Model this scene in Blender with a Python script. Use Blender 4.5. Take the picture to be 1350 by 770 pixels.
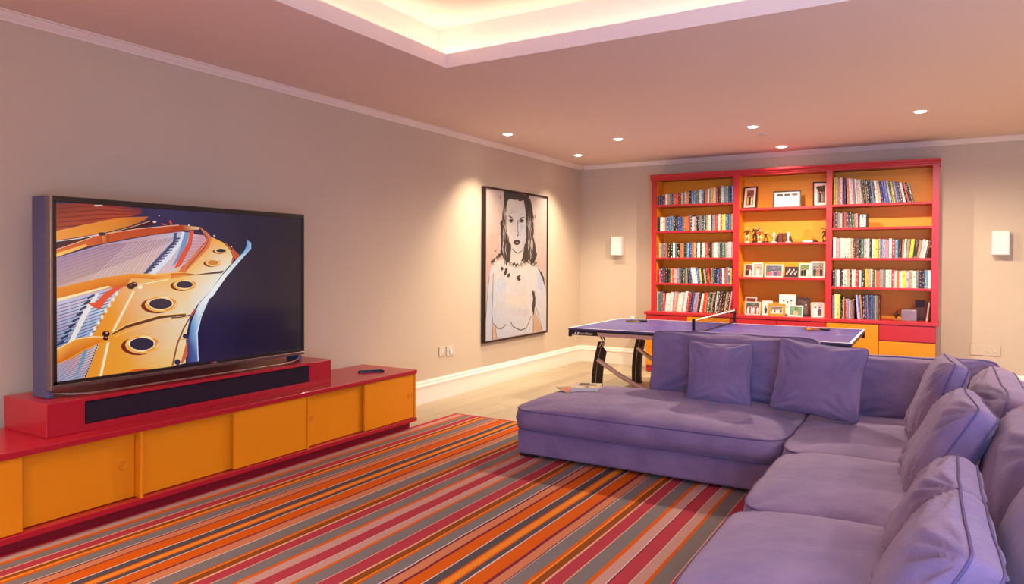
import bpy, bmesh, math, random
import numpy as np
from mathutils import Matrix, Vector, noise

# ------------------------------------------------------------------ clear
for o in list(bpy.data.objects):
    bpy.data.objects.remove(o, do_unlink=True)
S = bpy.context.scene
COL = S.collection
PI = math.pi

# ------------------------------------------------------------------ camera
CAM_F, CAM_YAW, CAM_PITCH, CAM_ROLL, CAM_CY, CAM_H = 942.03, 0.5383, 0.0139, 0.0038, 357.66, 1.4656
cd = bpy.data.cameras.new('camera')
cam = bpy.data.objects.new('camera', cd)
COL.objects.link(cam)
fw = Vector((-math.sin(CAM_YAW) * math.cos(CAM_PITCH), math.cos(CAM_YAW) * math.cos(CAM_PITCH), -math.sin(CAM_PITCH)))
rt = Vector((math.cos(CAM_YAW), math.sin(CAM_YAW), 0))
up = rt.cross(fw)
r2 = math.cos(CAM_ROLL) * rt + math.sin(CAM_ROLL) * up
u2 = -math.sin(CAM_ROLL) * rt + math.cos(CAM_ROLL) * up
M = Matrix((r2, u2, -fw)).transposed().to_4x4()
M.translation = (0, 0, CAM_H)
cam.matrix_world = M
cd.sensor_width = 36.0
cd.lens = CAM_F / 1350 * 36
cd.shift_y = -(385 - CAM_CY) / 1350
cd.clip_start = 0.02
S.camera = cam

# ------------------------------------------------------------------ world, exposure, window daylight
S.view_settings.view_transform = 'Standard'
S.view_settings.look = 'None'
S.view_settings.gamma = 1.0
S.view_settings.use_curve_mapping = False
S.view_settings.exposure = 1.34
W = bpy.data.worlds.new('world')
S.world = W
W.use_nodes = True
bg = W.node_tree.nodes['Background']
bg.inputs[0].default_value = (0.42, 0.58, 1.0, 1)
bg.inputs[1].default_value = 1.6

# the strengths of everything that shines
DAY_W = 112.0          # daylight entering by the glazed doors behind the camera
COVE = 6.5           # LED strip of the ceiling tray
SPOT_W = 105.0         # ordinary downlight
WASH_W = 84.0         # downlight close to the picture wall
SLOT_W = 18.0         # downlight over the bookcase
SCREEN = 0.36
WARM = (1.0, 0.85, 0.65)
COVE_C = (1.0, 0.87, 0.66)

dl = bpy.data.lights.new('window_daylight', 'AREA')
dl.shape = 'RECTANGLE'; dl.size = 2.9; dl.size_y = 2.1
dl.energy = DAY_W; dl.color = (0.24, 0.46, 1.0)
dlo = bpy.data.objects.new('window_daylight', dl)
COL.objects.link(dlo)
dlo.location = (1.3, -0.94, 1.25)
dlo.rotation_euler = (PI / 2, 0, 0)      # shines towards +Y

# ------------------------------------------------------------------ helpers
def lin(c):
    r = []
    for v in c[:3]:
        v = v / 255.0
        r.append(v / 12.92 if v <= 0.04045 else ((v + 0.055) / 1.055) ** 2.4)
    return tuple(r)

MATS = {}
def mat(name, rgb, rough=0.6, spec=0.4, metal=0.0, var=0.0, vscale=6.0, bump=0.0, bscale=60.0, emit=0.0,
        coat=0.0, sheen=0.0, alpha=None, trans=0.0):
    """procedural principled material; var = brightness variation by noise, bump = fine relief"""
    if name in MATS:
        return MATS[name]
    m = bpy.data.materials.new(name)
    m.use_nodes = True
    nt = m.node_tree
    b = nt.nodes['Principled BSDF']
    col = lin(rgb)
    b.inputs['Base Color'].default_value = (*col, 1)
    b.inputs['Roughness'].default_value = rough
    b.inputs['Specular IOR Level'].default_value = spec
    b.inputs['Metallic'].default_value = metal
    b.inputs['Coat Weight'].default_value = coat
    b.inputs['Sheen Weight'].default_value = sheen
    b.inputs['Transmission Weight'].default_value = trans
    if emit:
        b.inputs['Emission Color'].default_value = (*col, 1)
        b.inputs['Emission Strength'].default_value = emit
    tc = None
    if var or bump:
        tc = nt.nodes.new('ShaderNodeTexCoord')
    if var:
        n = nt.nodes.new('ShaderNodeTexNoise'); n.inputs['Scale'].default_value = vscale; n.inputs['Detail'].default_value = 4
        mr = nt.nodes.new('ShaderNodeMapRange')
        mr.inputs[1].default_value = 0.3; mr.inputs[2].default_value = 0.7
        mr.inputs[3].default_value = 1 - var; mr.inputs[4].default_value = 1 + var
        mx = nt.nodes.new('ShaderNodeVectorMath'); mx.operation = 'SCALE'
        mx.inputs[0].default_value = col
        nt.links.new(tc.outputs['Object'], n.inputs['Vector'])
        nt.links.new(n.outputs['Fac'], mr.inputs[0])
        nt.links.new(mr.outputs[0], mx.inputs['Scale'])
        nt.links.new(mx.outputs[0], b.inputs['Base Color'])
    if bump:
        n2 = nt.nodes.new('ShaderNodeTexNoise'); n2.inputs['Scale'].default_value = bscale; n2.inputs['Detail'].default_value = 3
        bp = nt.nodes.new('ShaderNodeBump'); bp.inputs['Strength'].default_value = bump; bp.inputs['Distance'].default_value = 0.01
        nt.links.new(tc.outputs['Object'], n2.inputs['Vector'])
        nt.links.new(n2.outputs['Fac'], bp.inputs['Height'])
        nt.links.new(bp.outputs[0], b.inputs['Normal'])
    MATS[name] = m
    return m

def attr_mat(name, rough=0.6, emit=0.0, spec=0.4, var=0.0, vscale=40, bump=0.0, bscale=300):
    """colour comes from the mesh's 'paint' colour attribute (flat print, woven stripes)"""
    m = bpy.data.materials.new(name); m.use_nodes = True
    nt = m.node_tree; b = nt.nodes['Principled BSDF']
    a = nt.nodes.new('ShaderNodeAttribute'); a.attribute_name = 'paint'
    src = a.outputs['Color']
    tc = nt.nodes.new('ShaderNodeTexCoord')
    if var:
        n = nt.nodes.new('ShaderNodeTexNoise'); n.inputs['Scale'].default_value = vscale; n.inputs['Detail'].default_value = 3
        mr = nt.nodes.new('ShaderNodeMapRange'); mr.inputs[1].default_value = 0.3; mr.inputs[2].default_value = 0.7
        mr.inputs[3].default_value = 1 - var; mr.inputs[4].default_value = 1 + var
        mx = nt.nodes.new('ShaderNodeVectorMath'); mx.operation = 'SCALE'
        nt.links.new(tc.outputs['Object'], n.inputs['Vector']); nt.links.new(n.outputs['Fac'], mr.inputs[0])
        nt.links.new(src, mx.inputs[0]); nt.links.new(mr.outputs[0], mx.inputs['Scale']); src = mx.outputs[0]
    if bump:
        n2 = nt.nodes.new('ShaderNodeTexNoise'); n2.inputs['Scale'].default_value = bscale
        bp = nt.nodes.new('ShaderNodeBump'); bp.inputs['Strength'].default_value = bump; bp.inputs['Distance'].default_value = 0.01
        nt.links.new(tc.outputs['Object'], n2.inputs['Vector']); nt.links.new(n2.outputs['Fac'], bp.inputs['Height'])
        nt.links.new(bp.outputs[0], b.inputs['Normal'])
    b.inputs['Roughness'].default_value = rough
    b.inputs['Specular IOR Level'].default_value = spec
    if emit:
        b.inputs['Base Color'].default_value = (0.004, 0.004, 0.005, 1)
        nt.links.new(src, b.inputs['Emission Color']); b.inputs['Emission Strength'].default_value = emit
    else:
        nt.links.new(src, b.inputs['Base Color'])
    return m

def tag(o, label=None, cat=None, group=None, kind=None):
    if label: o['label'] = label
    if cat: o['category'] = cat
    if group: o['group'] = group
    if kind: o['kind'] = kind
    return o

def thing(name, label, cat, loc=(0, 0, 0), group=None, kind=None, rot=None):
    o = bpy.data.objects.new(name, None)
    COL.objects.link(o)
    o.location = loc
    o.empty_display_size = 0.05
    if rot is not None:
        o.rotation_euler = rot
    return tag(o, label, cat, group, kind)

def link(name, me, m, parent=None):
    o = bpy.data.objects.new(name, me)
    COL.objects.link(o)
    if m is not None and not me.materials:
        for k in (m if isinstance(m, (list, tuple)) else [m]):
            me.materials.append(k)
    if parent is not None:
        o.parent = parent
    return o

def wl(p):
    v = Vector((0, 0, 0))
    while p is not None:
        v += p.location; p = p.parent
    return v

def obj(name, bm, m, parent=None, smooth=False, local=False):
    """bm in world coordinates unless local; becomes one mesh object"""
    if parent is not None and not local:
        bmesh.ops.translate(bm, verts=bm.verts, vec=-wl(parent))
    me = bpy.data.meshes.new(name)
    bm.normal_update()
    bm.to_mesh(me); bm.free()
    if smooth:
        me.polygons.foreach_set('use_smooth', [True] * len(me.polygons))
    return link(name, me, m, parent)

def box(bm, x0, x1, y0, y1, z0, z1, bev=0.0, mi=0):
    vs = [bm.verts.new(p) for p in ((x0, y0, z0), (x1, y0, z0), (x1, y1, z0), (x0, y1, z0), (x0, y0, z1), (x1, y0, z1), (x1, y1, z1), (x0, y1, z1))]
    fs = [bm.faces.new([vs[i] for i in q]) for q in ((3, 2, 1, 0), (4, 5, 6, 7), (0, 1, 5, 4), (1, 2, 6, 5), (2, 3, 7, 6), (3, 0, 4, 7))]
    for f in fs: f.material_index = mi
    if bev:
        es = {e for f in fs for e in f.edges}
        bmesh.ops.bevel(bm, geom=list(es), offset=bev, segments=2, profile=0.5, affect='EDGES')
    return bm

def nb(): return bmesh.new()
def bx(*a, **k): return box(bmesh.new(), *a, **k)

def prism(bm, pts, axis, a, b):
    """extrude a 2D polygon along axis between a and b"""
    def P(p, t):
        if axis == 0: return (t, p[0], p[1])
        if axis == 1: return (p[0], t, p[1])
        return (p[0], p[1], t)
    A = [bm.verts.new(P(p, a)) for p in pts]; B = [bm.verts.new(P(p, b)) for p in pts]
    n = len(pts)
    bm.faces.new(A); bm.faces.new(B[::-1])
    for i in range(n):
        bm.faces.new((A[i], B[i], B[(i + 1) % n], A[(i + 1) % n]))
    bmesh.ops.recalc_face_normals(bm, faces=bm.faces)
    return bm

def tube(bm, pts, rad, seg=6, closed=False, flat=1.0):
    """tube along points; rad a number or a list"""
    pts = [Vector(p) for p in pts]
    n = len(pts); rings = []
    ref = Vector((0, 0, 1))
    for i, p in enumerate(pts):
        if closed: d = pts[(i + 1) % n] - pts[i - 1]
        else: d = pts[min(i + 1, n - 1)] - pts[max(i - 1, 0)]
        d.normalize()
        a = ref.cross(d)
        if a.length < 1e-3: a = Vector((1, 0, 0)).cross(d)
        a.normalize(); b = d.cross(a)
        r = rad[i] if isinstance(rad, (list, tuple)) else rad
        rings.append([bm.verts.new(p + a * (r * math.cos(2 * PI * k / seg)) + b * (r * flat * math.sin(2 * PI * k / seg))) for k in range(seg)])
    for i in range(n if closed else n - 1):
        A, B = rings[i], rings[(i + 1) % n]
        for k in range(seg):
            bm.faces.new((A[k], A[(k + 1) % seg], B[(k + 1) % seg], B[k]))
    if not closed:
        bm.faces.new(rings[0][::-1]); bm.faces.new(rings[-1])
    return bm

def ball(bm, c, r, seg=10, rings=7):
    r = r if isinstance(r, (tuple, list)) else (r, r, r)
    mtx = Matrix.Translation(c) @ Matrix.Diagonal((*r, 1))
    bmesh.ops.create_uvsphere(bm, u_segments=seg, v_segments=rings, radius=1, matrix=mtx)
    return bm

def lathe(bm, prof, c=(0, 0, 0), seg=20):
    """revolve (r, z) profile about the vertical through c"""
    rings = []
    for r, z in prof:
        rings.append([bm.verts.new((c[0] + r * math.cos(2 * PI * k / seg), c[1] + r * math.sin(2 * PI * k / seg), c[2] + z)) for k in range(seg)])
    for A, B in zip(rings, rings[1:]):
        for k in range(seg):
            bm.faces.new((A[k], A[(k + 1) % seg], B[(k + 1) % seg], B[k]))
    bm.faces.new(rings[0][::-1]); bm.faces.new(rings[-1])
    bmesh.ops.recalc_face_normals(bm, faces=bm.faces)
    return bm

def struct(name, bm, m, label, cat, parent=None):
    o = obj(name, bm, m, parent)
    if parent is None: tag(o, label, cat, kind='structure')
    return o

def homography(src, dst):
    A = []; B = []
    for (x, y), (u, v) in zip(src, dst):
        A.append([x, y, 1, 0, 0, 0, -u * x, -u * y]); B.append(u)
        A.append([0, 0, 0, x, y, 1, -v * x, -v * y]); B.append(v)
    h = np.linalg.solve(np.array(A, float), np.array(B, float))
    def f(p):
        w = h[6] * p[0] + h[7] * p[1] + 1
        return ((h[0] * p[0] + h[1] * p[1] + h[2]) / w, (h[3] * p[0] + h[4] * p[1] + h[5]) / w)
    return f

def flat_print(name, layers, o, ux, uy, m, parent, step=0.0001):
    """a flat printed picture: polygons in (u,v) 0..1 with colours, laid over one another in print order.
    o = 3D origin (bottom left), ux, uy = edge vectors; local to parent"""
    o = Vector(o); ux = Vector(ux); uy = Vector(uy); nrm = ux.cross(uy).normalized()
    vs, fs, cols = [], [], []
    for k, (pts, c) in enumerate(layers):
        i0 = len(vs)
        per = isinstance(c[0], (tuple, list))
        for j, (u, v) in enumerate(pts):
            u = min(max(u, 0), 1); v = min(max(v, 0), 1)
            vs.append(o + ux * u + uy * v + nrm * (step * (k + 1)))
            cols.append(lin(c[j % len(c)] if per else c))
        fs.append(list(range(i0, len(vs))))
    bm = bmesh.new()
    lay = bm.verts.layers.float_color.new('paint')
    bv = []
    for p, c in zip(vs, cols):
        q = bm.verts.new(p); q[lay] = (*c, 1); bv.append(q)
    for f in fs:
        try: bm.faces.new([bv[i] for i in f])
        except ValueError: pass
    for f in bm.faces:
        f.normal_update()
        if f.normal.dot(nrm) < 0: f.normal_flip()
    bmesh.ops.triangulate(bm, faces=bm.faces)
    return obj(name, bm, m, parent, local=True)

def ell(c, rx, ry, n=14, a0=0.0):
    return [(c[0] + rx * math.cos(a0 + 2 * PI * k / n), c[1] + ry * math.sin(a0 + 2 * PI * k / n)) for k in range(n)]

def stroke(pts, w):
    """ribbon polygon along a polyline; w number or list"""
    L, R = [], []
    n = len(pts)
    for i, p in enumerate(pts):
        a = pts[max(i - 1, 0)]; b = pts[min(i + 1, n - 1)]
        dx, dy = b[0] - a[0], b[1] - a[1]; l = math.hypot(dx, dy) or 1
        ww = (w[i] if isinstance(w, (list, tuple)) else w) / 2
        L.append((p[0] - dy / l * ww, p[1] + dx / l * ww)); R.append((p[0] + dy / l * ww, p[1] - dx / l * ww))
    return L + R[::-1]

def text_part(name, body, size, m, parent, mtx, depth=0.0005):
    cu = bpy.data.curves.new(name, 'FONT'); cu.body = body; cu.size = size; cu.extrude = depth; cu.align_x = 'LEFT'
    t = bpy.data.objects.new(name + '_tmp', cu); COL.objects.link(t)
    dg = bpy.context.evaluated_depsgraph_get()
    me = bpy.data.meshes.new_from_object(t.evaluated_get(dg))
    bpy.data.objects.remove(t, do_unlink=True)
    me.name = name
    me.materials.clear()
    me.transform(mtx)
    return link(name, me, m, parent)

ORD = ['zeroth', 'first', 'second', 'third', 'fourth', 'fifth', 'sixth', 'seventh', 'eighth', 'ninth', 'tenth', 'eleventh', 'twelfth', 'thirteenth',
       'fourteenth', 'fifteenth', 'sixteenth', 'seventeenth', 'eighteenth', 'nineteenth', 'twentieth']
def ordinal(n):
    if n <= 20: return ORD[n]
    t = {2: 'twenty', 3: 'thirty', 4: 'forty'}[n // 10]
    return t[:-1] + 'ieth' if n % 10 == 0 else t + '-' + ORD[n % 10]

# ------------------------------------------------------------------ the room
XL, YB, XR, YF = -4.548, 9.581, 3.0, -0.8
ZC = 2.865
M_wall = mat('wall_paint', (202, 182, 157), rough=0.85, spec=0.2, var=0.015, vscale=1.5, bump=0.02, bscale=200)
M_ceil = mat('ceiling_paint', (229, 206, 191), rough=0.9, spec=0.15)
M_trim = mat('trim_gloss', (236, 226, 210), rough=0.45)
M_crown = mat('crown_paint', (234, 216, 200), rough=0.7)
M_plank = None

struct('wall_left', bx(XL - .12, XL, YF - .12, YB + .12, -.05, 3.34), M_wall, 'long taupe wall with the television and the tall portrait', 'wall')
struct('wall_back', bx(XL, XR, YB, YB + .12, -.05, 3.34), M_wall, 'far taupe wall behind the red bookcase', 'wall')
struct('wall_right', bx(XR, XR + .12, YF - .12, YB + .12, -.05, 3.34), M_wall, 'taupe wall to the right beyond the sofa', 'wall')
b = nb()
WX0, WX1, WZ0, WZ1 = -0.2, 2.8, 0.12, 2.3
box(b, XL, WX0, YF - .12, YF, -.05, 3.34); box(b, WX1, XR, YF - .12, YF, -.05, 3.34)
box(b, WX0, WX1, YF - .12, YF, WZ1, 3.34); box(b, WX0, WX1, YF - .12, YF, -.05, WZ0)
struct('wall_front', b, M_wall, 'taupe wall with glazed doors behind the viewer', 'wall')
wn = thing('window_1', 'glazed doors with pale frame behind the viewer', 'window', (WX0, YF, WZ0), kind='structure')
b = nb()
for x in (WX0, (WX0 * 2 + WX1) / 3, (WX0 + WX1 * 2) / 3, WX1):
    box(b, x - .03, x + .03, YF - .09, YF - .03, WZ0, WZ1)
box(b, WX0, WX1, YF - .09, YF - .03, WZ0, WZ0 + .06); box(b, WX0, WX1, YF - .09, YF - .03, WZ1 - .06, WZ1)
obj('window_frame', b, M_trim, wn)

# floor of pale planks
m = bpy.data.materials.new('pale_oak'); m.use_nodes = True
nt = m.node_tree; pb = nt.nodes['Principled BSDF']
tc = nt.nodes.new('ShaderNodeTexCoord'); mp = nt.nodes.new('ShaderNodeMapping'); mp.inputs['Scale'].default_value = (26, 1.1, 1)
oi = nt.nodes.new('ShaderNodeObjectInfo')
nz = nt.nodes.new('ShaderNodeTexNoise'); nz.inputs['Scale'].default_value = 2.0; nz.inputs['Detail'].default_value = 6; nz.noise_dimensions = '4D'
cr = nt.nodes.new('ShaderNodeValToRGB')
cr.color_ramp.elements[0].position = .25; cr.color_ramp.elements[0].color = (*lin((158, 139, 110)), 1)
cr.color_ramp.elements[1].position = .75; cr.color_ramp.elements[1].color = (*lin((188, 169, 140)), 1)
hv = nt.nodes.new('ShaderNodeHueSaturation')
mr = nt.nodes.new('ShaderNodeMapRange'); mr.inputs[3].default_value = .9; mr.inputs[4].default_value = 1.08
nt.links.new(tc.outputs['Object'], mp.inputs[0]); nt.links.new(mp.outputs[0], nz.inputs['Vector']); nt.links.new(oi.outputs['Random'], nz.inputs['W'])
nt.links.new(nz.outputs['Fac'], cr.inputs[0]); nt.links.new(cr.outputs[0], hv.inputs['Color']); nt.links.new(oi.outputs['Random'], mr.inputs[0])
nt.links.new(mr.outputs[0], hv.inputs['Value']); nt.links.new(hv.outputs[0], pb.inputs['Base Color'])
pb.inputs['Roughness'].default_value = 0.42
M_plank = m
M_sub = mat('subfloor', (120, 98, 76), rough=0.9)
fl = struct('floor', bx(XL, XR, YF, YB, -.05, -.006), M_sub, 'pale oak plank floor around the striped rug', 'floor')
PWD, PLN = 0.22, 2.4
bmp = bx(-.5, .5, -.5, .5, -1, 0)
mep = bpy.data.meshes.new('plank'); bmp.to_mesh(mep); bmp.free(); mep.materials.append(M_plank)
nrow = int(math.ceil((XR - XL) / PWD))
for i in range(nrow):
    x0 = XL + i * PWD; x1 = min(x0 + PWD, XR)
    y = YF - ((i * 0.87) % PLN)
    while y < YB:
        y0, y1 = max(y, YF), min(y + PLN, YB)
        if y1 - y0 > .05:
            o = bpy.data.objects.new('plank', mep); COL.objects.link(o); o.parent = fl
            o.location = ((x0 + x1) / 2, (y0 + y1) / 2, 0)
            o.scale = (x1 - x0 - .0025, y1 - y0 - .003, .0058)
        y += PLN

# ceiling with its lit tray
TX0, TX1, TY0, TY1 = -3.08, 1.53, 0.4, 4.215      # opening
TO, ZL, ZT = 0.25, 2.967, 3.25                     # outset of the cove, lip top, tray top
b = nb()
box(b, XL, TX0, YF, YB, ZC, ZL); box(b, TX1, XR, YF, YB, ZC, ZL)
box(b, TX0, TX1, YF, TY0, ZC, ZL); box(b, TX0, TX1, TY1, YB, ZC, ZL)
ceil = struct('ceiling', b, M_ceil, 'pinkish white ceiling with a lit recessed tray', 'ceiling')
b = nb()
box(b, XL, TX0 - TO, YF, YB, ZL, ZT); box(b, TX1 + TO, XR, YF, YB, ZL, ZT)
box(b, TX0 - TO, TX1 + TO, YF, TY0 - TO, ZL, ZT); box(b, TX0 - TO, TX1 + TO, TY1 + TO, YB, ZL, ZT)
box(b, XL, XR, YF, YB, ZT, ZT + .08)
obj('tray_recess', b, M_ceil, ceil)
cv = thing('cove_light', 'warm LED strip glowing inside the ceiling tray', 'light strip', (TX0, TY1, ZL))
M_cove = bpy.data.materials.new('cove_led'); M_cove.use_nodes = True
e = M_cove.node_tree.nodes['Principled BSDF']
e.inputs['Base Color'].default_value = (0.8, 0.8, 0.8, 1)
e.inputs['Emission Color'].default_value = (*COVE_C, 1); e.inputs['Emission Strength'].default_value = COVE
CO = 0.19
for a in ((TX0 - CO - .03, TX0 - CO, TY0 - CO, TY1 + CO), (TX1 + CO, TX1 + CO + .03, TY0 - CO, TY1 + CO),
          (TX0 - CO, TX1 + CO, TY1 + CO, TY1 + CO + .03), (TX0 - CO, TX1 + CO, TY0 - CO - .03, TY0 - CO)):
    obj('led_strip', bx(*a, ZL + .001, ZL + .012), M_cove, cv)

# crown moulding and baseboards
def crown_prof(s):       # (distance from wall, z)
    return [(0, 2.812), (s * .012, 2.812), (s * .018, 2.822), (s * .035, 2.838), (s * .05, 2.856), (s * .062, 2.858), (s * .062, 2.8649), (0, 2.8649)]
b = prism(nb(), [(XL + d, z) for d, z in crown_prof(1)], 1, YF, YB)
struct('trim_1', b, M_crown, 'slim pale crown moulding along the left wall', 'moulding')
b = prism(nb(), [(YB - d, z) for d, z in crown_prof(1)], 0, XL + .06, XR)
struct('trim_2', b, M_crown, 'slim pale crown moulding along the back wall', 'moulding')
def base_prof(): return [(0, 0), (.024, 0), (.024, .165), (.03, .17), (.03, .185), (.018, .2), (.02, .212), (.012, .226), (.01, .233), (0, .233)]
b = prism(nb(), [(XL + d, z) for d, z in base_prof()], 1, YF, YB)
struct('baseboard_left', b, M_trim, 'tall cream baseboard below the portrait', 'baseboard')
b = nb()
prism(b, [(YB - d, z) for d, z in base_prof()], 0, XL + .02, -3.352)
struct('baseboard_back', b, M_trim, 'cream baseboard in the corner left of the bookcase', 'baseboard')
b = prism(nb(), [(YB - d, z) for d, z in base_prof()], 0, -.018, XR)
struct('baseboard_right', b, M_trim, 'cream baseboard right of the bookcase behind the sofa', 'baseboard')

# downlights
M_ring = mat('downlight_ring', (240, 232, 225), rough=0.4)
M_lamp = bpy.data.materials.new('downlight_lamp'); M_lamp.use_nodes = True
e = M_lamp.node_tree.nodes['Principled BSDF']
e.inputs['Emission Color'].default_value = (1, .86, .68, 1); e.inputs['Emission Strength'].default_value = 14
def downlight(x, y, label, watt, ang, blend=.6, aim=None, r=.055):
    t = thing('downlight', label, 'downlight', (x, y, ZC), 'recessed ceiling downlights')
    b = nb(); seg = 24
    prof = [(r * .82, .0), (r * .86, -.004), (r * 1.12, -.004), (r * 1.18, 0)]
    rings = [[b.verts.new((x + q * math.cos(2 * PI * k / seg), y + q * math.sin(2 * PI * k / seg), ZC + z - .0006)) for k in range(seg)] for q, z in prof]
    for A, B in zip(rings, rings[1:]):
        for k in range(seg): b.faces.new((A[k], A[(k + 1) % seg], B[(k + 1) % seg], B[k]))
    obj('trim_ring', b, M_ring, t)
    obj('lens', lathe(nb(), [(r * .82, 0), (r * .8, -.006), (r * .3, -.012)], (x, y, ZC - .0006), 20), M_lamp, t)
    L = bpy.data.lights.new('lamp', 'SPOT'); L.energy = watt; L.color = WARM; L.spot_size = math.radians(ang); L.spot_blend = blend
    L.shadow_soft_size = .035
    lo = bpy.data.objects.new('lamp', L); COL.objects.link(lo); lo.parent = t; lo.location = (0, 0, -.03)
    if aim is not None:
        d = Vector(aim) - Vector((x, y, ZC))
        lo.rotation_euler = d.to_track_quat('-Z', 'Y').to_euler()
    return t
downlight(-4.085, 6.74, 'recessed ceiling downlight near the left wall, left of the portrait', WASH_W, 100, 1.0)
downlight(-4.085, 8.52, 'recessed ceiling downlight in the far left corner', WASH_W, 100, 1.0)
downlight(-3.15, 7.62, 'recessed ceiling downlight over the left end of the table tennis table', SPOT_W * .45, 160, .7)
downlight(-1.662, 7.62, 'recessed ceiling downlight over the right half of the table tennis table', SPOT_W * 1.3, 168, .5)
downlight(-.16, 7.61, 'rightmost recessed ceiling downlight in view, nearest the viewer', SPOT_W * .8, 168, .5)
downlight(-1.64, 9.09, 'wide recessed ceiling downlight close above the bookcase', SLOT_W, 120, .9, r=.07)
for k, (x, y) in enumerate(((2.25, 1.2), (2.25, 3.4), (2.25, 5.6), (1.33, 7.62))):
    downlight(x, y, 'recessed ceiling downlight right of the sofa, ' + ['nearest the viewer', 'second from the viewer', 'third from the viewer', 'farthest from the viewer'][k], SPOT_W * (.5 if k == 3 else 1), 130, .9)
for k, (x, y) in enumerate(((-3.75, .35), (-2.2, -.4), (.2, -.4))):  # added fill lamps out of view, brightening the console front and the room
    downlight(x, y, 'added ceiling fill light behind the viewer, ' + ['nearest the left wall', 'second from the left wall', 'third from the left wall'][k], SPOT_W * .8, 130, .9)
sd = thing('smoke_detector', 'small flat round sensor on the ceiling before the bookcase', 'sensor', (-1.655, 8.12, ZC))
obj('sensor_body', lathe(nb(), [(.05, -.0006), (.05, -.012), (.03, -.02)], (-1.655, 8.12, ZC)), mat('sensor_plastic', (214, 188, 176), rough=.5), sd)

# ------------------------------------------------------------------ media console
M_red = mat('red_lacquer', (176, 20, 40), rough=0.32, spec=0.5, coat=0.15)
M_orange = mat('orange_lacquer', (234, 142, 10), rough=0.38, spec=0.45)
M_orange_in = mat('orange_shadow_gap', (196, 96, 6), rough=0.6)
CX0, CX1, CY0, CY1 = XL + .032, -3.90, -0.05, 4.923
cs = thing('media_console', 'long low red console with orange sliding doors under the television', 'console', (-4.2, 2.4, 0))
obj('top', bx(CX0, CX1, CY0, CY1, .484, .517, .003), M_red, cs)
obj('base_board', bx(CX0, CX1, CY0, CY1, .069, .1, .003), M_red, cs)
obj('plinth', bx(CX0, CX1 - .06, CY0 + .03, CY1 - .03, 0.007, .069), mat('plinth_red', (140, 16, 34), rough=.5), cs)
for y in (CY1 - .022, CY0 + .004):
    obj('end_panel', bx(CX0, CX1 - .012, y, y + .018, .1, .484), M_orange, cs)
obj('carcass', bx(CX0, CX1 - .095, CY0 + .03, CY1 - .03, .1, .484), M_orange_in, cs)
units = [(-0.045, 1.165, .56), (1.18, 2.408, 1.80), (2.43, 3.672, 3.049), (3.69, 4.90, 4.28)]
for k in range(3):
    ys = (units[k][1] + units[k + 1][0]) / 2
    obj('divider', bx(CX1 - .075, CX1 - .009, ys - .0075, ys + .0075, .1, .484, .002), M_orange, cs)
def slide_door(y0, y1, xf, pull):
    d = obj('sliding_door', bx(xf - .018, xf, y0, y1, .104, .480, .0015), M_orange, cs)
    if pull is not None:
        b = nb(); seg = 24; R = .026
        prof = [(R * 1.02, .0001), (R * .99, .003), (R * .92, .004), (R * .84, .003), (R * .76, .0006), (R * .2, .0003)]
        rings = [[b.verts.new((xf + z, pull + q * math.cos(2 * PI * k / seg), .30 + q * math.sin(2 * PI * k / seg))) for k in range(seg)] for q, z in prof]
        for A, B in zip(rings, rings[1:]):
            for k in range(seg): b.faces.new((A[k], A[(k + 1) % seg], B[(k + 1) % seg], B[k]))
        b.faces.new(rings[-1])
        obj('finger_pull', b, mat('pull_orange', (226, 134, 8), rough=.4), d)
slide_door(units[0][0], units[0][2] + .02, CX1 - .018, units[0][0] + .07); slide_door(units[0][2] - .02, units[0][1], CX1 - .066, units[0][1] - .07)
slide_door(units[1][0], 1.80, CX1 - .018, 1.25); slide_door(1.76, units[1][1], CX1 - .066, 2.335)
slide_door(units[2][0], 3.09, CX1 - .05, None); slide_door(3.049, units[2][1], CX1 - .018, None)
slide_door(units[3][0], 4.32, CX1 - .05, 3.735); slide_door(4.28, units[3][1], CX1 - .018, 4.845)

# riser with the soundbar
RX0, RX1, RY0, RY1 = XL + .05, -4.04, 1.972, 4.035
ri = thing('riser', 'red lacquered riser box carrying the television on the console', 'riser', (-4.25, 3.0, .517))
SY0, SY1, SZ0, SZ1 = 2.172, 3.812, .556, .682
for ya, yb in ((RY0, SY0), (SY1, RY1)):
    obj('end_block', bx(RX0, RX1, ya, yb, .5175, .70, .003), M_red, ri)
obj('riser_top', bx(RX0, RX1, SY0, SY1, SZ1, .70, .001), M_red, ri)
obj('riser_bottom', bx(RX0, RX1, SY0, SY1, .5175, SZ0, .001), M_red, ri)
obj('riser_back', bx(RX0, RX0 + .1, SY0, SY1, SZ0, SZ1), M_red, ri)
sb = thing('soundbar', 'long black cloth-fronted soundbar set into the red riser', 'soundbar', (RX1 - .1, 3.0, SZ0))
obj('body', bx(RX1 - .14, RX1 - .012, SY0 + .006, SY1 - .006, SZ0 + .0005, SZ1 - .004), mat('soundbar_body', (24, 20, 24), rough=.5), sb)
obj('grille', bx(RX1 - .011, RX1 - .003, SY0 + .003, SY1 - .003, SZ0 + .003, SZ1 - .006, .002),
    mat('grille_cloth', (48, 36, 46), rough=.95, spec=.1, bump=.4, bscale=900), sb)

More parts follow.
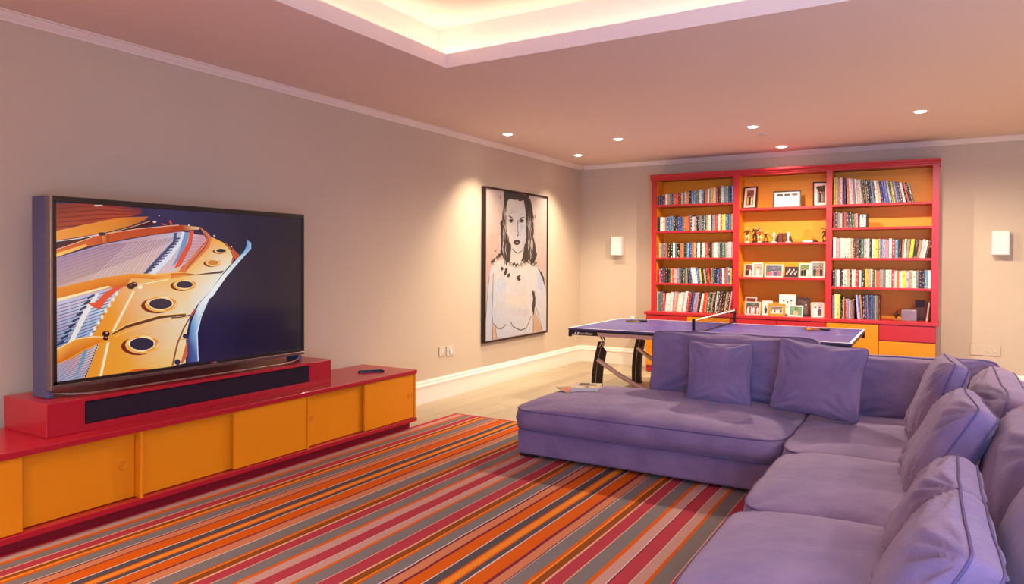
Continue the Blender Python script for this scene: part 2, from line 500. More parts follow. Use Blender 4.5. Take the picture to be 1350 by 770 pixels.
# ------------------------------------------------------------------ television
TVX = -4.15
TY0_, TY1_, TZ0, TZ1 = 2.05, 3.862, .775, 1.815
M_bezel = mat('tv_bezel', (38, 30, 30), rough=.3, spec=.5)
M_steel = mat('tv_metal', (150, 132, 122), rough=.28, metal=.85)
M_tvside = mat('tv_side_grey', (88, 90, 122), rough=.5, metal=.2)
tv = thing('television', 'large flat television showing the inside of a grand piano', 'television', (TVX - .06, 2.95, .7005))
b = nb()
box(b, TVX - .05, TVX, TY0_ + .012, TY1_, TZ1 - .032, TZ1, .002); box(b, TVX - .05, TVX, TY0_ + .012, TY0_ + .032, TZ0, TZ1 - .032)
box(b, TVX - .05, TVX, TY1_ - .014, TY1_, TZ0, TZ1 - .032); box(b, TVX - .05, TVX, TY0_ + .012, TY1_, TZ0, TZ0 + .018)
obj('bezel', b, M_bezel, tv)
obj('back_shell', bx(TVX - .11, TVX - .05, TY0_ + .03, TY1_ - .03, TZ0 + .02, TZ1 - .03, .01), mat('tv_back', (40, 36, 40), rough=.5), tv)
obj('bottom_strip', bx(TVX - .05, TVX + .002, TY0_ + .012, TY1_, TZ0 - .024, TZ0, .004), mat('tv_lower_strip', (128, 98, 90), rough=.25, metal=.6), tv)
obj('edge_strip', bx(TVX - .045, TVX + .003, TY0_ - .002, TY0_ + .012, TZ0 - .03, TZ1, .002), M_steel, tv)
obj('side_panel', bx(TVX - .185, TVX - .05, TY0_ - .004, TY0_ + .01, .7015, TZ1 + .002, .004), M_tvside, tv)
obj('side_panel', bx(TVX - .185, TVX - .05, TY1_ - .01, TY1_ + .004, .7015, TZ1 + .002, .004), M_tvside, tv)
# bowed stand bar
b = nb(); pts = []
for k in range(33):
    s = k / 32; y = TY0_ + .0 + (TY1_ - TY0_) * s
    e_ = min(s, 1 - s)
    bow = 1 - max(0, 1 - e_ / .16) ** 2
    pts.append((TVX - .05 + .115 * bow, y, .7135 + .02 * max(0, 1 - e_ / .10) ** 2))
tube(b, pts, .0075, 8)
obj('stand_bar', b, M_steel, tv, smooth=True)
b = nb()
box(b, TVX - .16, TVX - .03, TY0_ - .003, TY0_ + .03, .7012, .742, .004)
obj('stand_foot', b, M_tvside, tv)
b = nb()
box(b, TVX - .16, TVX - .03, TY1_ - .03, TY1_ + .003, .7012, .742, .004)
obj('stand_foot', b, M_tvside, tv)
# picture on the screen
SC0, SC1, SB0, SB1 = TY0_ + .032, TY1_ - .014, TZ0 + .018, TZ1 - .032
hs = homography([(71, 266.5), (399, 284.5), (400, 464.5), (73, 503)], [(0, 1), (1, 1), (1, 0), (0, 0)])
CR = {'A': (60, 250, 5.922), 'B': (60, 370, 5.5), 'C': (220, 260, 5.921), 'D': (220, 370, 5.921)}
def q(t, pts):
    x0, y0, s = CR[t]
    return [hs((x0 + x / s, y0 + y / s)) for x, y in pts]
def qe(t, c, rx, ry, n=16): return q(t, ell(c, rx, ry, n))
LY = []
LY.append(([(0, 0), (.4, 0), (.7, 0), (1, 0), (1, 1), (.7, 1), (.4, 1), (0, 1)],
           [(40, 26, 62), (38, 25, 66), (32, 22, 48), (34, 24, 36), (44, 34, 40), (44, 38, 60), (52, 46, 84), (54, 48, 86)]))
# plate
LY.append((q('A', [(65, 700), (400, 640), (1000, 560)]) + q('C', [(110, 585), (325, 300), (420, 345), (480, 410), (498, 460), (480, 520), (420, 590), (330, 720)])
           + q('D', [(215, 195), (160, 290), (128, 440), (125, 660), (0, 690)]) + q('B', [(600, 690), (65, 748)]),
           [(235, 140, 30), (238, 150, 40), (245, 180, 90), (246, 190, 90), (242, 160, 50), (245, 180, 70), (240, 200, 130), (236, 215, 180), (236, 226, 200), (236, 230, 215), (236, 230, 220),
            (232, 226, 214), (236, 220, 190), (240, 215, 170), (240, 205, 140), (240, 190, 110), (238, 160, 50), (236, 140, 30)]))
# timber lid
LY.append((q('A', [(65, 112), (250, 96), (480, 112), (725, 138), (735, 175), (640, 205), (300, 265), (65, 322)]),
           [(120, 44, 40), (140, 52, 44), (160, 62, 50), (70, 40, 70), (90, 40, 50), (180, 66, 44), (170, 60, 40), (165, 56, 40)]))
for k in range(5):
    y = 130 + 36 * k
    LY.append((q('A', [(65, y + 18), (400, y - 14), (690, y * .45 + 90), (690, y * .45 + 94), (400, y - 7), (65, y + 26)]), (112, 36, 34)))
LY.append((q('A', [(360, 118), (420, 112), (425, 122), (365, 130)]), (230, 220, 200)))
LY.append((q('A', [(65, 325), (300, 270), (560, 214), (778, 203), (740, 238), (640, 278), (430, 338), (65, 400)]),
           [(240, 150, 60), (232, 138, 50), (226, 128, 46), (200, 100, 40), (190, 96, 40), (206, 118, 44), (226, 140, 50), (236, 148, 60)]))
LY.append((q('A', [(65, 405), (430, 342), (700, 272), (805, 240), (830, 262), (700, 305), (440, 358), (65, 470)]), (66, 26, 40)))
LY.append((q('A', stroke([(65, 407), (250, 380), (420, 345)], 6)), (240, 224, 220)))
LY.append((q('A', stroke([(440, 345), (640, 290), (790, 240)], 5)), (222, 160, 100)))
# upper strings
LY.append((q('A', [(65, 535), (430, 425), (800, 352), (1045, 318)]) + q('C', [(100, 262), (270, 290), (285, 330), (140, 500), (50, 580), (0, 590)]) + q('A', [(640, 655), (65, 768)]),
           [(170, 140, 176), (180, 150, 180), (200, 160, 170), (206, 170, 180), (190, 190, 215), (214, 160, 170), (220, 150, 160), (214, 160, 160), (226, 190, 180), (222, 190, 190), (214, 176, 160), (206, 170, 160)]))
for k in range(24):
    s = k / 23
    x1, y1 = 460 + 580 * s, 430 - 112 * s
    LY.append((q('A', stroke([(65, 545 + 215 * s), (x1 * .55 + 40, (545 + 215 * s) * .45 + (y1 + 70 * s) * .55), (x1, y1 + 40 * s)], 3.2)), [(112, 86, 130), (140, 100, 130), (190, 120, 120)][k % 3]))
for k in range(20):
    s = k / 19
    LY.append((q('A', stroke([(300 + 36 * k * .9, 745 - 90 * s), (620 + 20 * k, 420 - 4.5 * k)], 2.2)), [(240, 226, 232), (226, 200, 210)][k % 2]))
LY.append((q('A', [(975, 330), (1000, 330), (985, 405), (895, 510), (770, 655), (735, 655), (870, 500), (965, 400)]), (70, 84, 126)))
LY.append((q('A', [(1040, 318), (1062, 330), (1040, 410), (950, 535), (830, 660), (785, 655), (910, 520), (1010, 405)]), (222, 226, 240)))
for k in range(12):
    s = k / 11; x = 1000 - 225 * s + 25 * math.sin(s * 3); y = 380 + 255 * s
    LY.append((q('A', [(x - 22, y - 6), (x + 20, y - 12), (x + 24, y - 2), (x - 20, y + 6)]), (52, 64, 104)))
LY.append((q('C', [(110, 268), (148, 262), (120, 380), (40, 520), (10, 540), (60, 440)]), (120, 150, 190)))
LY.append((q('C', [(150, 250), (184, 255), (165, 370), (80, 535), (30, 555), (75, 450), (135, 350)]), (228, 84, 60)))
for k in range(9):
    s = k / 8
    LY.append((q('C', stroke([(178 - 100 * s, 275 + 240 * s), (272 - 60 * s, 300 + 150 * s)], 2.5)), (150, 90, 110)))
LY.append((q('C', [(225, 218), (300, 275), (325, 310), (305, 385), (140, 560), (115, 588), (60, 582), (140, 492), (270, 352), (285, 310)]), (224, 118, 76)))
LY.append((q('C', stroke([(265, 270), (300, 320), (270, 385), (120, 560)], 5)), (120, 40, 40)))
for k in range(12):
    s = k / 11
    LY.append((qe('C', (300 - 155 * s, 350 + 160 * s), 4, 3, 6), (70, 40, 50)))
# iron bar
LY.append((q('A', [(65, 470), (380, 360), (430, 345), (700, 302), (1020, 268)]) + q('C', [(80, 208), (230, 224), (222, 242), (100, 252), (0, 272)]) + q('A', [(800, 346), (600, 382), (430, 420), (300, 446), (65, 530)]),
           [(216, 96, 44), (206, 84, 38), (200, 78, 38), (196, 74, 38), (190, 66, 40), (170, 56, 40), (240, 200, 150), (240, 190, 140), (170, 60, 40), (160, 54, 40), (190, 76, 36), (196, 80, 36), (190, 72, 34), (206, 96, 40), (240, 150, 60)]))
LY.append((q('A', [(65, 500), (290, 425), (310, 440), (65, 528)]), [(255, 190, 90), (250, 170, 80), (250, 180, 80), (255, 200, 110)]))
LY.append((q('A', stroke([(65, 470), (380, 358), (430, 345), (700, 300), (1010, 268)], 5)), (250, 190, 160)))
LY.append((q('A', [(415, 350), (465, 345), (470, 410), (425, 418)]), [(240, 140, 70), (150, 50, 30), (140, 44, 30), (220, 110, 60)]))
LY.append((qe('A', (415, 345), 30, 14, 10), (44, 36, 56)))
for x, y, r in ((856, 195, 6), (820, 245, 14)):
    LY.append((qe('A', (x, y), r, r * .7, 8), (236, 200, 200)))
for p in ([(870, 255), (910, 265), (915, 275), (880, 268)], [(930, 235), (948, 230), (960, 265), (945, 270)]):
    LY.append((q('A', p), (214, 70, 50)))
# first strut
LY.append((q('A', [(65, 770), (400, 692), (640, 655), (820, 672), (1066, 648), (1066, 672), (820, 700), (640, 690)]) + q('B', [(560, 42), (430, 55), (70, 150), (70, 60)]),
           [(236, 150, 50), (236, 140, 40), (240, 150, 50), (240, 150, 50), (236, 140, 50), (250, 200, 120), (230, 130, 40), (226, 120, 30), (200, 90, 20), (216, 104, 24), (226, 120, 34), (232, 140, 40)]))
LY.append((q('B', [(70, 130), (430, 38), (452, 46), (75, 150)]), (255, 230, 175)))
LY.append((q('C', [(0, 595), (110, 590), (200, 602), (425, 570), (405, 592), (110, 616), (0, 640)]), [(214, 80, 40), (200, 84, 40), (90, 60, 60), (80, 66, 70), (90, 70, 70), (236, 160, 60), (236, 150, 60)]))
# lower strings
LY.append((q('B', [(70, 150), (430, 58), (540, 42), (500, 92), (440, 172), (400, 232), (360, 312), (320, 402), (240, 412), (70, 492)]),
           [(205, 190, 214), (190, 180, 210), (210, 120, 100), (200, 190, 200), (210, 210, 224), (190, 210, 230), (170, 190, 220), (190, 200, 225), (150, 170, 206), (120, 130, 170)]))
for k in range(13):
    s = k / 12
    LY.append((q('B', stroke([(70, 185 + 285 * s), (480 - 130 * s, 65 + 300 * s)], 5)), [(70, 70, 110), (130, 60, 80), (60, 66, 104)][k % 3]))
LY.append((q('B', [(150, 450), (270, 190), (350, 90), (372, 92), (300, 220), (190, 440)]), (238, 228, 226)))
for k in range(9):
    s = k / 8
    LY.append((q('B', [(90 + 210 * s - 18, 455 - 335 * s), (90 + 210 * s + 30, 430 - 335 * s), (90 + 210 * s + 34, 446 - 335 * s), (90 + 210 * s - 14, 472 - 335 * s)]), (46, 58, 92)))
LY.append((q('B', [(285, 165), (345, 155), (400, 95), (470, 50), (545, 42), (490, 75), (420, 140), (372, 212), (330, 195)]), (232, 84, 48)))
for k in range(8):
    s = k / 7
    LY.append((qe('B', (490 - 180 * s, 95 + 295 * s), 12, 16, 7), (240, 226, 214)))
LY.append((q('B', [(70, 492), (200, 422), (330, 405), (400, 412), (392, 442), (250, 505), (150, 562), (70, 604)]),
           [(250, 180, 80), (240, 160, 60), (240, 150, 50), (236, 140, 40), (226, 120, 20), (220, 112, 20), (206, 96, 16), (220, 110, 20)]))
LY.append((q('B', stroke([(70, 494), (200, 424), (330, 407), (400, 412)], 6)), (255, 226, 170)))
LY.append((q('B', [(75, 604), (180, 560), (372, 455), (342, 522), (270, 705), (75, 742)]),
           [(190, 180, 200), (214, 160, 160), (222, 200, 196), (210, 190, 190), (180, 170, 190), (160, 170, 200)]))
for k in range(11):
    s = k / 10
    LY.append((q('B', stroke([(75, 615 + 120 * s), (360 - 75 * s, 470 + 215 * s)], 3.5)), (96, 96, 130)))
for k in range(13):
    s = k / 12
    LY.append((qe('B', (355 - 85 * s, 470 + 225 * s), 5, 7, 6), (60, 40, 40)))
for k in range(6):
    s = k / 5
    LY.append((q('B', [(290 - 60 * s, 500 + 190 * s), (270 - 60 * s, 540 + 170 * s), (240 - 60 * s, 545 + 170 * s), (262 - 60 * s, 505 + 190 * s)]), (110, 150, 180)))
# seams, second strut
LY.append((q('B', [(604, 75), (618, 80), (472, 372), (456, 366)]), (255, 232, 190)))
LY.append((q('B', [(422, 450), (440, 448), (386, 697), (368, 698)]), (255, 236, 200)))
LY.append((q('B', stroke([(452, 392), (560, 335), (800, 268), (990, 250)], [10, 26, 24, 16])), [(120, 56, 20), (110, 50, 20), (110, 60, 30), (110, 80, 50)]))
LY.append((q('B', stroke([(452, 384), (560, 322), (800, 256), (990, 242)], 6)), (255, 210, 120)))
LY.append((q('B', stroke([(470, 410), (600, 362), (820, 300), (990, 264)], 6)), (250, 190, 100)))
LY.append((q('B', stroke([(650, 30), (800, 2), (860, -8)], 6)), (255, 236, 190)))
for t, c, rx, ry, ins in (('B', (805, 170), 84, 40, None), ('B', (670, 465), 88, 46, None), ('C', (395, 410), 40, 15, None), ('C', (332, 507), 46, 20, (210, 130, 50)), ('C', (105, 683), 66, 29, None)):
    LY.append((qe(t, (c[0] - rx * .3, c[1] + ry * .35), rx * 1.4, ry * 1.45), (120, 40, 20)))
    LY.append((qe(t, (c[0] + rx * .05, c[1] + ry * .1), rx * 1.42, ry * 1.5), (246, 176, 80)))
    LY.append((qe(t, (c[0] + rx * .1, c[1]), rx * 1.3, ry * 1.3), [(255, 220, 160), (255, 226, 180), (240, 160, 60), (226, 130, 40)]))
    LY.append((qe(t, c, rx * 1.1, ry * 1.1), (255, 230, 180)))
    LY.append((qe(t, c, rx, ry), ins or (52, 40, 60)))
LY.append((q('B', [(560, 668), (620, 650), (700, 646), (720, 652), (640, 664)]), (220, 90, 30)))
for t, c, r in (('B', (590, 40), 30), ('B', (612, 28), 24), ('B', (412, 388), 28), ('B', (410, 420), 20)):
    LY.append((qe(t, c, r, r * .8, 12), (60, 26, 30)))
    LY.append((qe(t, (c[0] + r * .2, c[1] - r * .3), r * .35, r * .25, 8), (220, 150, 120)))
LY.append((qe('B', (655, 48), 18, 14, 8), (255, 240, 214)))
# right hand details of the plate
LY.append((q('D', stroke([(0, 297), (80, 290), (152, 275)], 9)), (64, 54, 60)))
LY.append((q('D', stroke([(0, 308), (80, 300), (150, 286)], 6)), (240, 180, 90)))
LY.append((q('D', stroke([(158, 275), (100, 380), (50, 500), (12, 675)], [8, 13, 14, 14])), (150, 82, 60)))
LY.append((q('D', [(180, 230), (150, 275), (165, 280), (195, 235)]), (190, 80, 50)))
LY.append((q('D', [(118, 500), (130, 480), (130, 600), (90, 660), (75, 660)]), (210, 96, 60)))
LY.append((q('D', stroke([(65, 468), (130, 468)], 6)), (210, 150, 90)))
for c, r in (((110, 443), 20), ((50, 648), 24)):
    LY.append((qe('D', c, r, r, 10), (48, 40, 66)))
LY.append((q('C', [(478, 385), (545, 448), (520, 495), (500, 470)]), (196, 84, 52)))
LY.append((q('C', stroke([(425, 348), (480, 410), (497, 465), (470, 530)], 7)), (226, 120, 40)))
for c in ((338, 292), (476, 377), (135, 210)):
    LY.append((qe('C', c, 7, 6, 7), (236, 220, 220)))
# pale rim of the lid
LY.append((q('C', [(598, 318), (634, 345), (636, 392), (560, 476), (440, 615), (330, 775)]) + q('D', [(290, 155), (228, 290), (206, 420), (217, 645), (130, 655), (132, 480), (160, 330), (216, 190)]) + q('C', [(320, 720), (410, 600), (500, 500), (575, 420), (600, 370)]),
           [(84, 100, 150), (170, 200, 230), (150, 190, 225), (214, 226, 236), (238, 238, 238), (238, 238, 238), (236, 236, 238), (206, 224, 240), (150, 190, 230), (90, 110, 170), (50, 50, 104),
            (56, 72, 130), (110, 150, 200), (226, 230, 236), (238, 238, 236), (236, 238, 238), (196, 216, 232), (130, 176, 220), (110, 140, 190)]))
LY.append((q('D', stroke([(410, 5), (300, 140), (236, 285), (205, 420), (214, 645)], [3, 5, 8, 8, 6])), [(240, 246, 250), (230, 240, 250), (220, 234, 250), (214, 230, 250), (200, 220, 250)]))
M_screen = attr_mat('screen_glass', rough=.12, emit=SCREEN, spec=.5)
hx = Vector((TVX - .012, SC0, SB0)) - wl(tv)
scr = obj('screen', bx(TVX - .04, TVX - .0125, SC0 + .001, SC1 - .001, SB0 + .001, SB1 - .001), mat('screen_panel', (8, 8, 10), rough=.15), tv)
flat_print('screen_image', LY, hx, (0, SC1 - SC0, 0), (0, 0, SB1 - SB0), M_screen, tv, step=.00006)
ym = (TY0_ + TY1_) / 2
lg = nb()
lathe(lg, [(.007, 0), (.007, .002)], (0, 0, 0), 14)
bmesh.ops.transform(lg, matrix=Matrix.Translation((TVX + .001, ym + .1, TZ0 + .009)) @ Matrix.Rotation(PI / 2, 4, 'Y'), verts=lg.verts)
obj('logo_dot', lg, mat('logo_red', (206, 40, 60), rough=.4), tv)
R_px = Matrix(((0, 0, 1), (1, 0, 0), (0, 1, 0))).to_4x4()      # text x -> +Y, y -> +Z, faces +X
text_part('logo_text', 'LG', .018, mat('logo_grey', (214, 208, 206), rough=.4), tv, Matrix.Translation(Vector((TVX + .001, ym + .112, TZ0 + .003)) - wl(tv)) @ R_px)

# remote control
rc = thing('remote_control', 'slim black remote control lying on the red console', 'remote', (-4.14, 4.6, .517))
rc.rotation_euler = (0, 0, math.radians(-40))
b = nb()
b = nb(); rings = []
for s, w_, h_ in ((0, .014, .012), (.06, .021, .02), (.5, .023, .019), (.9, .021, .022), (1, .013, .014)):
    y = -.11 + .22 * s
    rings.append([b.verts.new(p) for p in ((-w_, y, .001), (w_, y, .001), (w_ * .95, y, h_ * .7), (w_ * .6, y, h_), (-w_ * .6, y, h_), (-w_ * .95, y, h_ * .7))])
for A, B in zip(rings, rings[1:]):
    for k in range(6): b.faces.new((A[k], A[(k + 1) % 6], B[(k + 1) % 6], B[k]))
b.faces.new(rings[0][::-1]); b.faces.new(rings[-1]); bmesh.ops.recalc_face_normals(b, faces=b.faces)
obj('body', b, mat('remote_black', (22, 20, 26), rough=.3), rc, local=True)
b = nb()
for i in range(3):
    for j in range(6):
        box(b, -.013 + .01 * i, -.006 + .01 * i, -.07 + .024 * j, -.058 + .024 * j, .0165, .0225)
obj('buttons', b, mat('remote_buttons', (150, 146, 156), rough=.5), rc, local=True)

# ------------------------------------------------------------------ portrait on the left wall
PX, PY0, PY1, PZ0, PZ1 = -4.492, 6.92, 8.462, .515, 2.333
pr = thing('portrait_painting', 'tall black-framed painting of a long-haired woman on the left wall', 'painting', (PX, (PY0 + PY1) / 2, PZ0))
M_pf = mat('frame_dark_wood', (44, 26, 22), rough=.5)
b = nb()
box(b, XL, PX, PY0, PY0 + .018, PZ0, PZ1); box(b, XL, PX, PY1 - .018, PY1, PZ0, PZ1)
box(b, XL, PX, PY0 + .018, PY1 - .018, PZ0, PZ0 + .022); box(b, XL, PX, PY0 + .018, PY1 - .018, PZ1 - .022, PZ1)
obj('frame', b, M_pf, pr)
obj('canvas', bx(XL + .005, PX - .0125, PY0 + .018, PY1 - .018, PZ0 + .022, PZ1 - .022), mat('canvas_edge', (190, 176, 164), rough=.9), pr)
hp = homography([(641, 247), (721.5, 260), (720, 437.5), (639.5, 451)], [(0, 1), (1, 1), (1, 0), (0, 0)])
random.seed(5)
def pp(pts, jit=0.0):
    r = [hp((630 + x / 7.0, 240 + y / 7.0)) for x, y in pts]
    return [(u + random.uniform(-jit, jit), v + random.uniform(-jit, jit) * .8) for u, v in r]
def pq(pts, jit=0.0):
    r = [hp((630 + x / 6.42, 340 + y / 6.42)) for x, y in pts]
    return [(u + random.uniform(-jit, jit), v + random.uniform(-jit, jit) * .8) for u, v in r]
def rough(pts, n=5, j=.006):
    """subdivide an outline and jitter it, like a dry brush edge"""
    o = []
    for i, p in enumerate(pts):
        a = pts[(i + 1) % len(pts)]
        for k in range(n):
            t = k / n
            o.append((p[0] + (a[0] - p[0]) * t + random.uniform(-j, j), p[1] + (a[1] - p[1]) * t + random.uniform(-j, j) * .8))
    return o
PLY = []
PLY.append(([(0, 0), (.5, 0), (1, 0), (1, .5), (1, 1), (.5, 1), (0, 1), (0, .5)], [(196, 176, 166), (200, 178, 166), (204, 184, 172), (198, 172, 158), (196, 182, 172), (200, 182, 172), (206, 188, 176), (198, 164, 150)]))
PLY.append((rough(pp(ell((140, 570), 60, 90, 10)), 3, .02), (200, 166, 152)))
ink = (62, 52, 50); pale = (206, 202, 198); skin = (214, 202, 190)
# shoulders, torso, arms
PLY.append((pq([(290, 0), (180, 20), (120, 60), (100, 150), (80, 330), (62, 560), (58, 722), (120, 708), (160, 690), (470, 640), (540, 625), (585, 615), (582, 330), (560, 180), (520, 90), (440, 40)]),
            [skin, skin, pale, (190, 196, 208), (190, 192, 204), (200, 200, 206), (196, 198, 206), (196, 196, 204), (190, 194, 208), (206, 204, 206), (206, 206, 210), (204, 204, 210), (214, 206, 198), (196, 200, 212), (206, 204, 204), skin]))
PLY.append((rough(pq(ell((195, 240), 52, 70, 12)), 3, .008), (192, 196, 208)))
PLY.append((rough(pq(ell((365, 240), 55, 90, 12)), 3, .01), (204, 198, 194)))
PLY.append((rough(pq(ell((340, 370), 90, 45, 12)), 3, .01), (214, 202, 188)))
PLY.append((rough(pq(ell((345, 465), 90, 34, 12)), 3, .01), (200, 194, 196)))
PLY.append((pq([(500, 110), (540, 130), (550, 280), (510, 260)]), (188, 194, 214)))
PLY.append((pq([(480, 440), (545, 620), (465, 638)]), (204, 162, 132)))
PLY.append((pq([(128, 580), (150, 570), (165, 690), (122, 700)]), (206, 168, 140)))
for pts, w_ in (([(132, 130), (128, 330), (118, 480), (130, 560), (165, 600), (200, 605), (240, 570)], .006), ([(275, 545), (300, 590), (360, 620), (410, 600), (450, 500)], .007),
                ([(470, 280), (466, 400), (468, 560), (466, 635)], .007), ([(485, 400), (520, 520), (545, 622)], .005), ([(100, 150), (82, 330), (66, 560)], .005),
                ([(122, 560), (126, 708)], .006), ([(148, 600), (162, 690)], .004)):
    PLY.append((stroke(pq(pts), w_), ink))
PLY.append((rough(pq([(462, 280), (484, 290), (486, 400), (470, 490), (455, 440), (465, 360)]), 4, .007), ink))
PLY.append((rough(pq([(500, 80), (540, 120), (560, 180), (575, 260), (562, 240), (545, 170), (520, 110)]), 4, .006), ink))
PLY.append((rough(pq([(330, 150), (362, 150), (350, 165), (368, 190), (340, 195), (325, 178)]), 3, .006), ink))
for x, y in ((245, 105), (205, 90), (262, 150), (232, 132)):
    PLY.append((rough(pq(ell((x, y), 12, 18, 7)), 2, .008), ink))
# neck and face
PLY.append((pp([(310, 560), (305, 700), (400, 730), (440, 690), (430, 580)]), (204, 194, 184)))
PLY.append((rough(pp([(245, 75), (330, 80), (470, 110), (500, 200), (520, 350), (515, 500), (545, 660), (520, 770), (440, 730), (400, 730), (430, 600), (445, 500), (445, 300), (430, 170), (370, 160), (290, 150), (270, 200), (265, 320), (275, 480), (310, 600), (300, 720), (270, 770), (240, 700), (215, 640), (212, 420), (235, 240)]), 4, .010), ink))
PLY.append((pp([(272, 175), (300, 148), (340, 158), (380, 175), (425, 160), (440, 240), (450, 380), (445, 500), (425, 600), (370, 655), (330, 635), (300, 560), (272, 440), (266, 320)]),
            [(196, 190, 184), (204, 198, 192), (204, 198, 192), (200, 192, 186), (196, 190, 186), (198, 192, 190), (190, 190, 196), (186, 186, 194), (190, 184, 186), (196, 188, 184), (204, 194, 186), (210, 200, 190), (212, 202, 192), (206, 198, 190)]))
PLY.append((rough(pp(ell((330, 268), 44, 22, 10)), 3, .006), (188, 186, 186)))
PLY.append((rough(pp(ell((412, 410), 28, 26, 10)), 3, .006), (184, 186, 196)))
# hair highlights
for k in range(44):
    x = 225 + random.uniform(0, 45) if k % 2 else 460 + random.uniform(0, 60)
    y = random.uniform(200, 640)
    PLY.append((stroke(pp([(x, y), (x + random.uniform(-6, 10), y + 60), (x + random.uniform(-6, 16), y + 110)]), [.003, .009, .002]), random.choice([(190, 176, 168), (170, 156, 150), (206, 192, 182)])))
for k in range(26):
    x = random.choice((218, 245, 480, 500, 520)) + random.uniform(-12, 12); y = random.uniform(120, 740)
    PLY.append((stroke(pp([(x, y), (x + random.uniform(-8, 8), y + 36)]), [.010, .003]), ink))
# features
PLY.append((pp([(278, 302), (300, 308), (330, 330), (322, 334), (296, 318)]), ink))
PLY.append((pp([(432, 318), (410, 318), (380, 340), (388, 342), (412, 328), (438, 326)]), ink))
for x in (311, 405):
    PLY.append((pp([(x - 26, 350), (x - 8, 334), (x + 14, 340), (x + 24, 358), (x, 372), (x - 16, 364)]), (112, 100, 98)))
    PLY.append((pp(ell((x, 353), 11, 12, 9)), (36, 30, 32)))
    PLY.append((pp(ell((x + 12, 358), 4, 5, 6)), (220, 214, 208)))
PLY.append((stroke(pp([(372, 345), (366, 400), (368, 450), (378, 475)]), .005), (100, 90, 88)))
PLY.append((pp(ell((368, 488), 7, 5, 7)), ink)); PLY.append((pp(ell((340, 448), 4, 5, 6)), ink))
PLY.append((pp([(328, 550), (342, 532), (358, 534), (372, 530), (392, 548), (380, 572), (362, 580), (342, 574)]), (60, 44, 48)))
PLY.append((pp([(346, 553), (362, 548), (376, 556), (360, 564)]), (160, 132, 134)))
PLY.append((stroke(pp([(318, 610), (345, 645), (372, 655), (400, 638), (425, 600)]), .005), ink))
# lace at the collar and shoulders
for x, y in ((135, 735), (160, 715), (185, 690), (205, 670), (330, 760), (360, 765), (400, 755), (430, 740), (470, 735), (500, 745), (530, 755), (300, 745)):
    PLY.append((rough(pp(ell((x, y), 17, 15, 7)), 2, .01), random.choice([ink, (92, 80, 78), (150, 134, 124)])))
    PLY.append((rough(pp(ell((x + 8, y + 14), 10, 9, 6)), 2, .008), (206, 192, 180)))
PLY = [(p, [tuple(v * .88 for v in q_) for q_ in c] if isinstance(c[0], (tuple, list)) else tuple(v * .88 for v in c)) for p, c in PLY]
flat_print('painted_portrait', PLY, Vector((PX - .012, PY0 + .018, PZ0 + .022)) - wl(pr), (0, PY1 - PY0 - .036, 0), (0, 0, PZ1 - PZ0 - .044),
           attr_mat('portrait_paint', rough=.5, var=.05, vscale=14, bump=.08, bscale=90), pr, step=.00005)

# ------------------------------------------------------------------ sockets
M_plate = mat('socket_plate', (206, 190, 170), rough=.4)
M_prong = mat('socket_chrome', (240, 232, 220), rough=.25, metal=.6)
def socket_left(y0, y1, z0, z1, label, kind):
    t = thing('wall_socket', label, 'socket', (XL, (y0 + y1) / 2, z0), 'wall sockets')
    obj('plate', bx(XL + .0005, XL + .009, y0, y1, z0, z1, .003), M_plate, t)
    ym, zm = (y0 + y1) / 2, (z0 + z1) / 2
    b = nb()
    if kind:
        box(b, XL + .009, XL + .02, ym - .02, ym + .02, zm - .028, zm + .012, .004); box(b, XL + .009, XL + .014, ym - .012, ym + .012, zm + .012, zm + .03, .003)
        obj('plug', b, M_trim, t)
    else:
        box(b, XL + .009, XL + .013, ym - .012, ym + .012, zm - .02, zm + .02, .002)
        obj('rocker', b, M_trim, t)
socket_left(6.105, 6.205, .45, .555, 'taupe wall switch plate left of the portrait', 0)
socket_left(6.235, 6.375, .44, .545, 'taupe wall socket with a pale plug, beside the switch plate', 1)
t = thing('wall_socket', 'taupe wall socket with bright pins right of the bookcase', 'socket', (.46, YB, .42), 'wall sockets')
obj('plate', bx(.31, .60, YB - .009, YB - .0005, .43, .545, .003), M_wall, t)
b = nb()
for x, z in ((.345, .495), (.475, .48), (.515, .515), (.55, .478)):
    ball(b, (x, YB - .011, z), (.011, .004, .011), 8, 5)
obj('socket_pins', b, M_prong, t)

# ------------------------------------------------------------------ wall speakers
M_spk = mat('speaker_white', (246, 238, 226), rough=.5)
for x0, label in ((-4.025, 'white box speaker on the back wall left of the bookcase'), (.503, 'white box speaker on the back wall right of the bookcase')):
    t = thing('wall_speaker', label, 'speaker', (x0 + .08, YB, 1.555), 'white wall speakers')
    obj('cabinet', bx(x0, x0 + .16, YB - .10, YB - .0005, 1.555, 1.823, .006), M_spk, t)
    obj('grille', bx(x0 + .008, x0 + .152, YB - .106, YB - .1, 1.563, 1.815, .002), mat('speaker_cloth', (240, 232, 220), rough=.8, bump=.2, bscale=700), t)

# ------------------------------------------------------------------ bookcase
BX0, BX1, BYF = -3.334, 0.0, 9.25
ZCT = .804
M_cred = mat('bookcase_red', (180, 36, 42), rough=.38, spec=.45)
M_cor = mat('bookcase_orange', (246, 154, 24), rough=.5)
bc = thing('bookcase', 'red and orange built-in bookcase of three bays on the back wall', 'bookcase', ((BX0 + BX1) / 2, 9.4, 0))
STI = [(-3.334, -3.267), (-2.252, -2.178), (-1.16, -1.094), (-.069, 0.0)]
for a, c in STI:
    obj('stile', bx(a, c, BYF, BYF + .022, ZCT, 2.565, .002), M_cred, bc)
for (a, c), s in zip(STI, (0, 1, 1, 2)):
    ins = .006
    x0 = a + ins if s != 0 else BX0; x1 = c - ins if s != 2 else BX1
    if s == 0: x0, x1 = BX0, c - ins
    if s == 2: x0, x1 = a + ins, BX1
    obj('partition', bx(x0, x1, BYF + .022, YB - .016, ZCT, 2.565), M_cor, bc)
